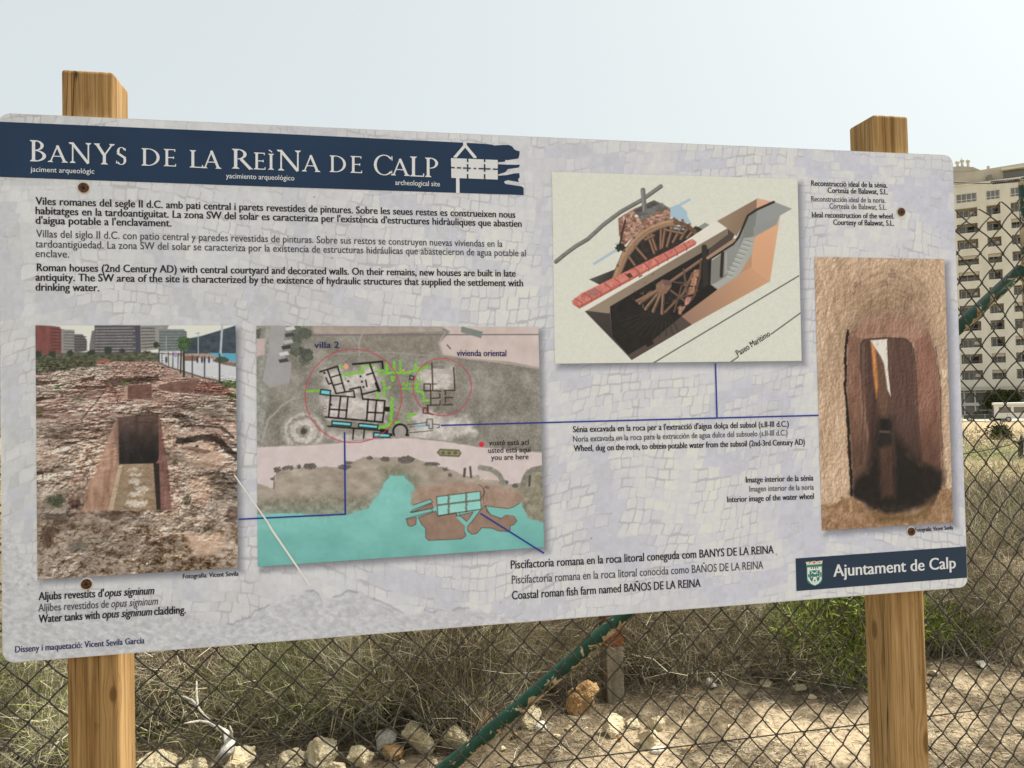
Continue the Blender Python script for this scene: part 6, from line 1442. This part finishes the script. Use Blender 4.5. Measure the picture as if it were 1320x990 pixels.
# parked car, side on
M_cargreen = mat('car_paint', (0.05, 0.075, 0.062), 0.25, 0.3, 0.5); M_tyre = mat('tyre_rubber', (0.02, 0.02, 0.02), 0.85); M_rim = mat('wheel_rim', (0.45, 0.45, 0.45), 0.35, 0.8); M_lamp = mat('lamp_glass', (0.5, 0.5, 0.48), 0.2); M_red = mat('red_lens', (0.35, 0.02, 0.03), 0.3)
M_carglass = mat('car_glass', (0.015, 0.017, 0.018), 0.2, spec=0.4)
def car(px, py, Y, label, rz):
    p = at_dist(px, py, Y); p[2] = ghump(p[0], p[1]) + 0.062
    o = empty('parked_car', tuple(p), rz, label=label, cat='car')
    pr = [(-2.1, .32), (-2.12, .62), (-2.02, .82), (-1.2, .95), (-.62, 1.42), (.1, 1.50), (1.0, 1.46), (1.75, 1.02), (2.08, .94), (2.12, .5), (2.05, .3), (1.7, .3), (1.62, .52), (1.35, .66), (1.08, .52), (1.0, .28), (-1.0, .28), (-1.08, .52), (-1.35, .66), (-1.62, .52), (-1.7, .3)]
    mb = MB(); mb.prism(pr, -.82, .82, 0.03); mb.build('body', M_cargreen, o)
    for y in (-.833, .823):
        mb = MB(); mb.prism([(-1.05, .98), (-.58, 1.36), (.02, 1.43), (.02, .98)], y, y + .01); mb.build('window', M_carglass, o)
        mb = MB(); mb.prism([(.1, .98), (.1, 1.43), (.95, 1.39), (1.5, 1.0)], y, y + .01); mb.build('window', M_carglass, o)
    mb = MB(); mb.prism([(-1.12, 1.03), (-.66, 1.40), (-.68, 1.41), (-1.14, 1.04)], -.7, .7); mb.build('windscreen', M_carglass, o)
    for x in (-1.35, 1.35):
        for y in (-.84, .64):
            mb = MB(); mb.tube([(x, y, .31), (x, y + .2, .31)], .31, 20); wl = mb.build('wheel', M_tyre, o)
            yy = y - .006 if y < 0 else y + .2
            mb = MB(); mb.tube([(x, yy, .31), (x, yy + .006, .31)], .19, 16); mb.build('rim', M_rim, wl)
    for y in (-.78, .5):
        MB().box(-2.135, -2.06, y, y + .28, .62, .76, .02).build('headlight', M_lamp, o)
        MB().box(2.07, 2.135, y, y + .28, .68, .84, .02).build('tail_light', M_red, o)
    return o
car(1264, 537.5, 104, 'dark green hatchback parked side on in the car park', BANG)
# caravan
M_whitep = mat('white_gelcoat', (0.74, 0.74, 0.71), 0.4); 
def van():
    p = at_dist(1313, 545.5, 96); p[2] = ghump(p[0], p[1]) + 0.062
    o = empty('white_caravan', tuple(p), BANG, label='white caravan with a band of windows at the right edge', cat='caravan')
    MB().box(-2.6, 4.2, -1.1, 1.1, .45, 2.15, .08).build('body', M_whitep, o)
    MB().box(-2.75, 4.35, -1.2, 1.2, 2.15, 2.5, .1).build('roof', M_whitep, o)
    for k in range(4):
        w_ = MB().box(-2.2 + k * 1.6, -.9 + k * 1.6, -1.125, -1.105, 1.25, 1.95).build('window', M_glass, o)
        MB().box(-2.26 + k * 1.6, -.84 + k * 1.6, -1.118, -1.1015, 1.19, 1.248).build('sill', M_rail, w_)
    for x in (-1.2, 2.6):
        mb = MB(); mb.tube([(x, -1.14, .35), (x, -.9, .35)], .35, 18); wl = mb.build('wheel', M_tyre, o)
        mb = MB(); mb.tube([(x, -1.147, .35), (x, -1.141, .35)], .2, 14); mb.build('rim', M_rim, wl)
van()
# dark green container and bollard-like white pillar beside it
M_bin = mat('bin_plastic', (0.018, 0.03, 0.026), 0.5)
p = at_dist(1286, 547, 98); p[2] = ghump(p[0], p[1]) + .062
o = empty('waste_container', tuple(p), BANG, label='dark green tall waste container between car and caravan', cat='container')
mb = MB(); mb.prism([(-.42, .1), (.42, .1), (.5, 1.75), (-.5, 1.75)], -.4, .4, .03); mb.build('bin_body', M_bin, o)
mb = MB(); mb.prism([(-.56, 1.75), (.56, 1.75), (.4, 2.1), (-.3, 2.15)], -.46, .46, .03); mb.build('lid', M_bin, o)
for x in (-.3, .3):
    mb = MB(); mb.tube([(x, -.42, .1), (x, -.34, .1)], .1, 12); mb.build('wheel', M_tyre, o)
p = at_dist(1293.5, 547, 97); p[2] = ghump(p[0], p[1]) + .062
o = empty('white_pillar', tuple(p), BANG, label='white gate pillar right of the dark container', cat='pillar')
MB().box(-.22, .22, -.22, .22, -.2, 2.0, .02).build('shaft', M_whitep, o); MB().box(-.27, .27, -.27, .27, 2.0, 2.08, .01).build('cap', M_whitep, o)
# low rail fence along the car park
p = at_dist(1270, 549, 93); RF = empty('low_fence', (p[0], p[1], gz(p[0], p[1])), BANG, label='thin low post and wire fence at the edge of the car park', cat='fence')
for k in range(-8, 5): 
    mb = MB(); mb.tube([(k * 2.4, 0, -1.0), (k * 2.4, 0, 1.1)], .03, 6); mb.build('post', M_rail, RF)
mb = MB(); mb.tube([(-19, 0, 1.05), (10, 0, 1.05)], .012, 5); mb.tube([(-19, 0, .55), (10, 0, .55)], .012, 5); mb.build('wire', M_rail, RF)
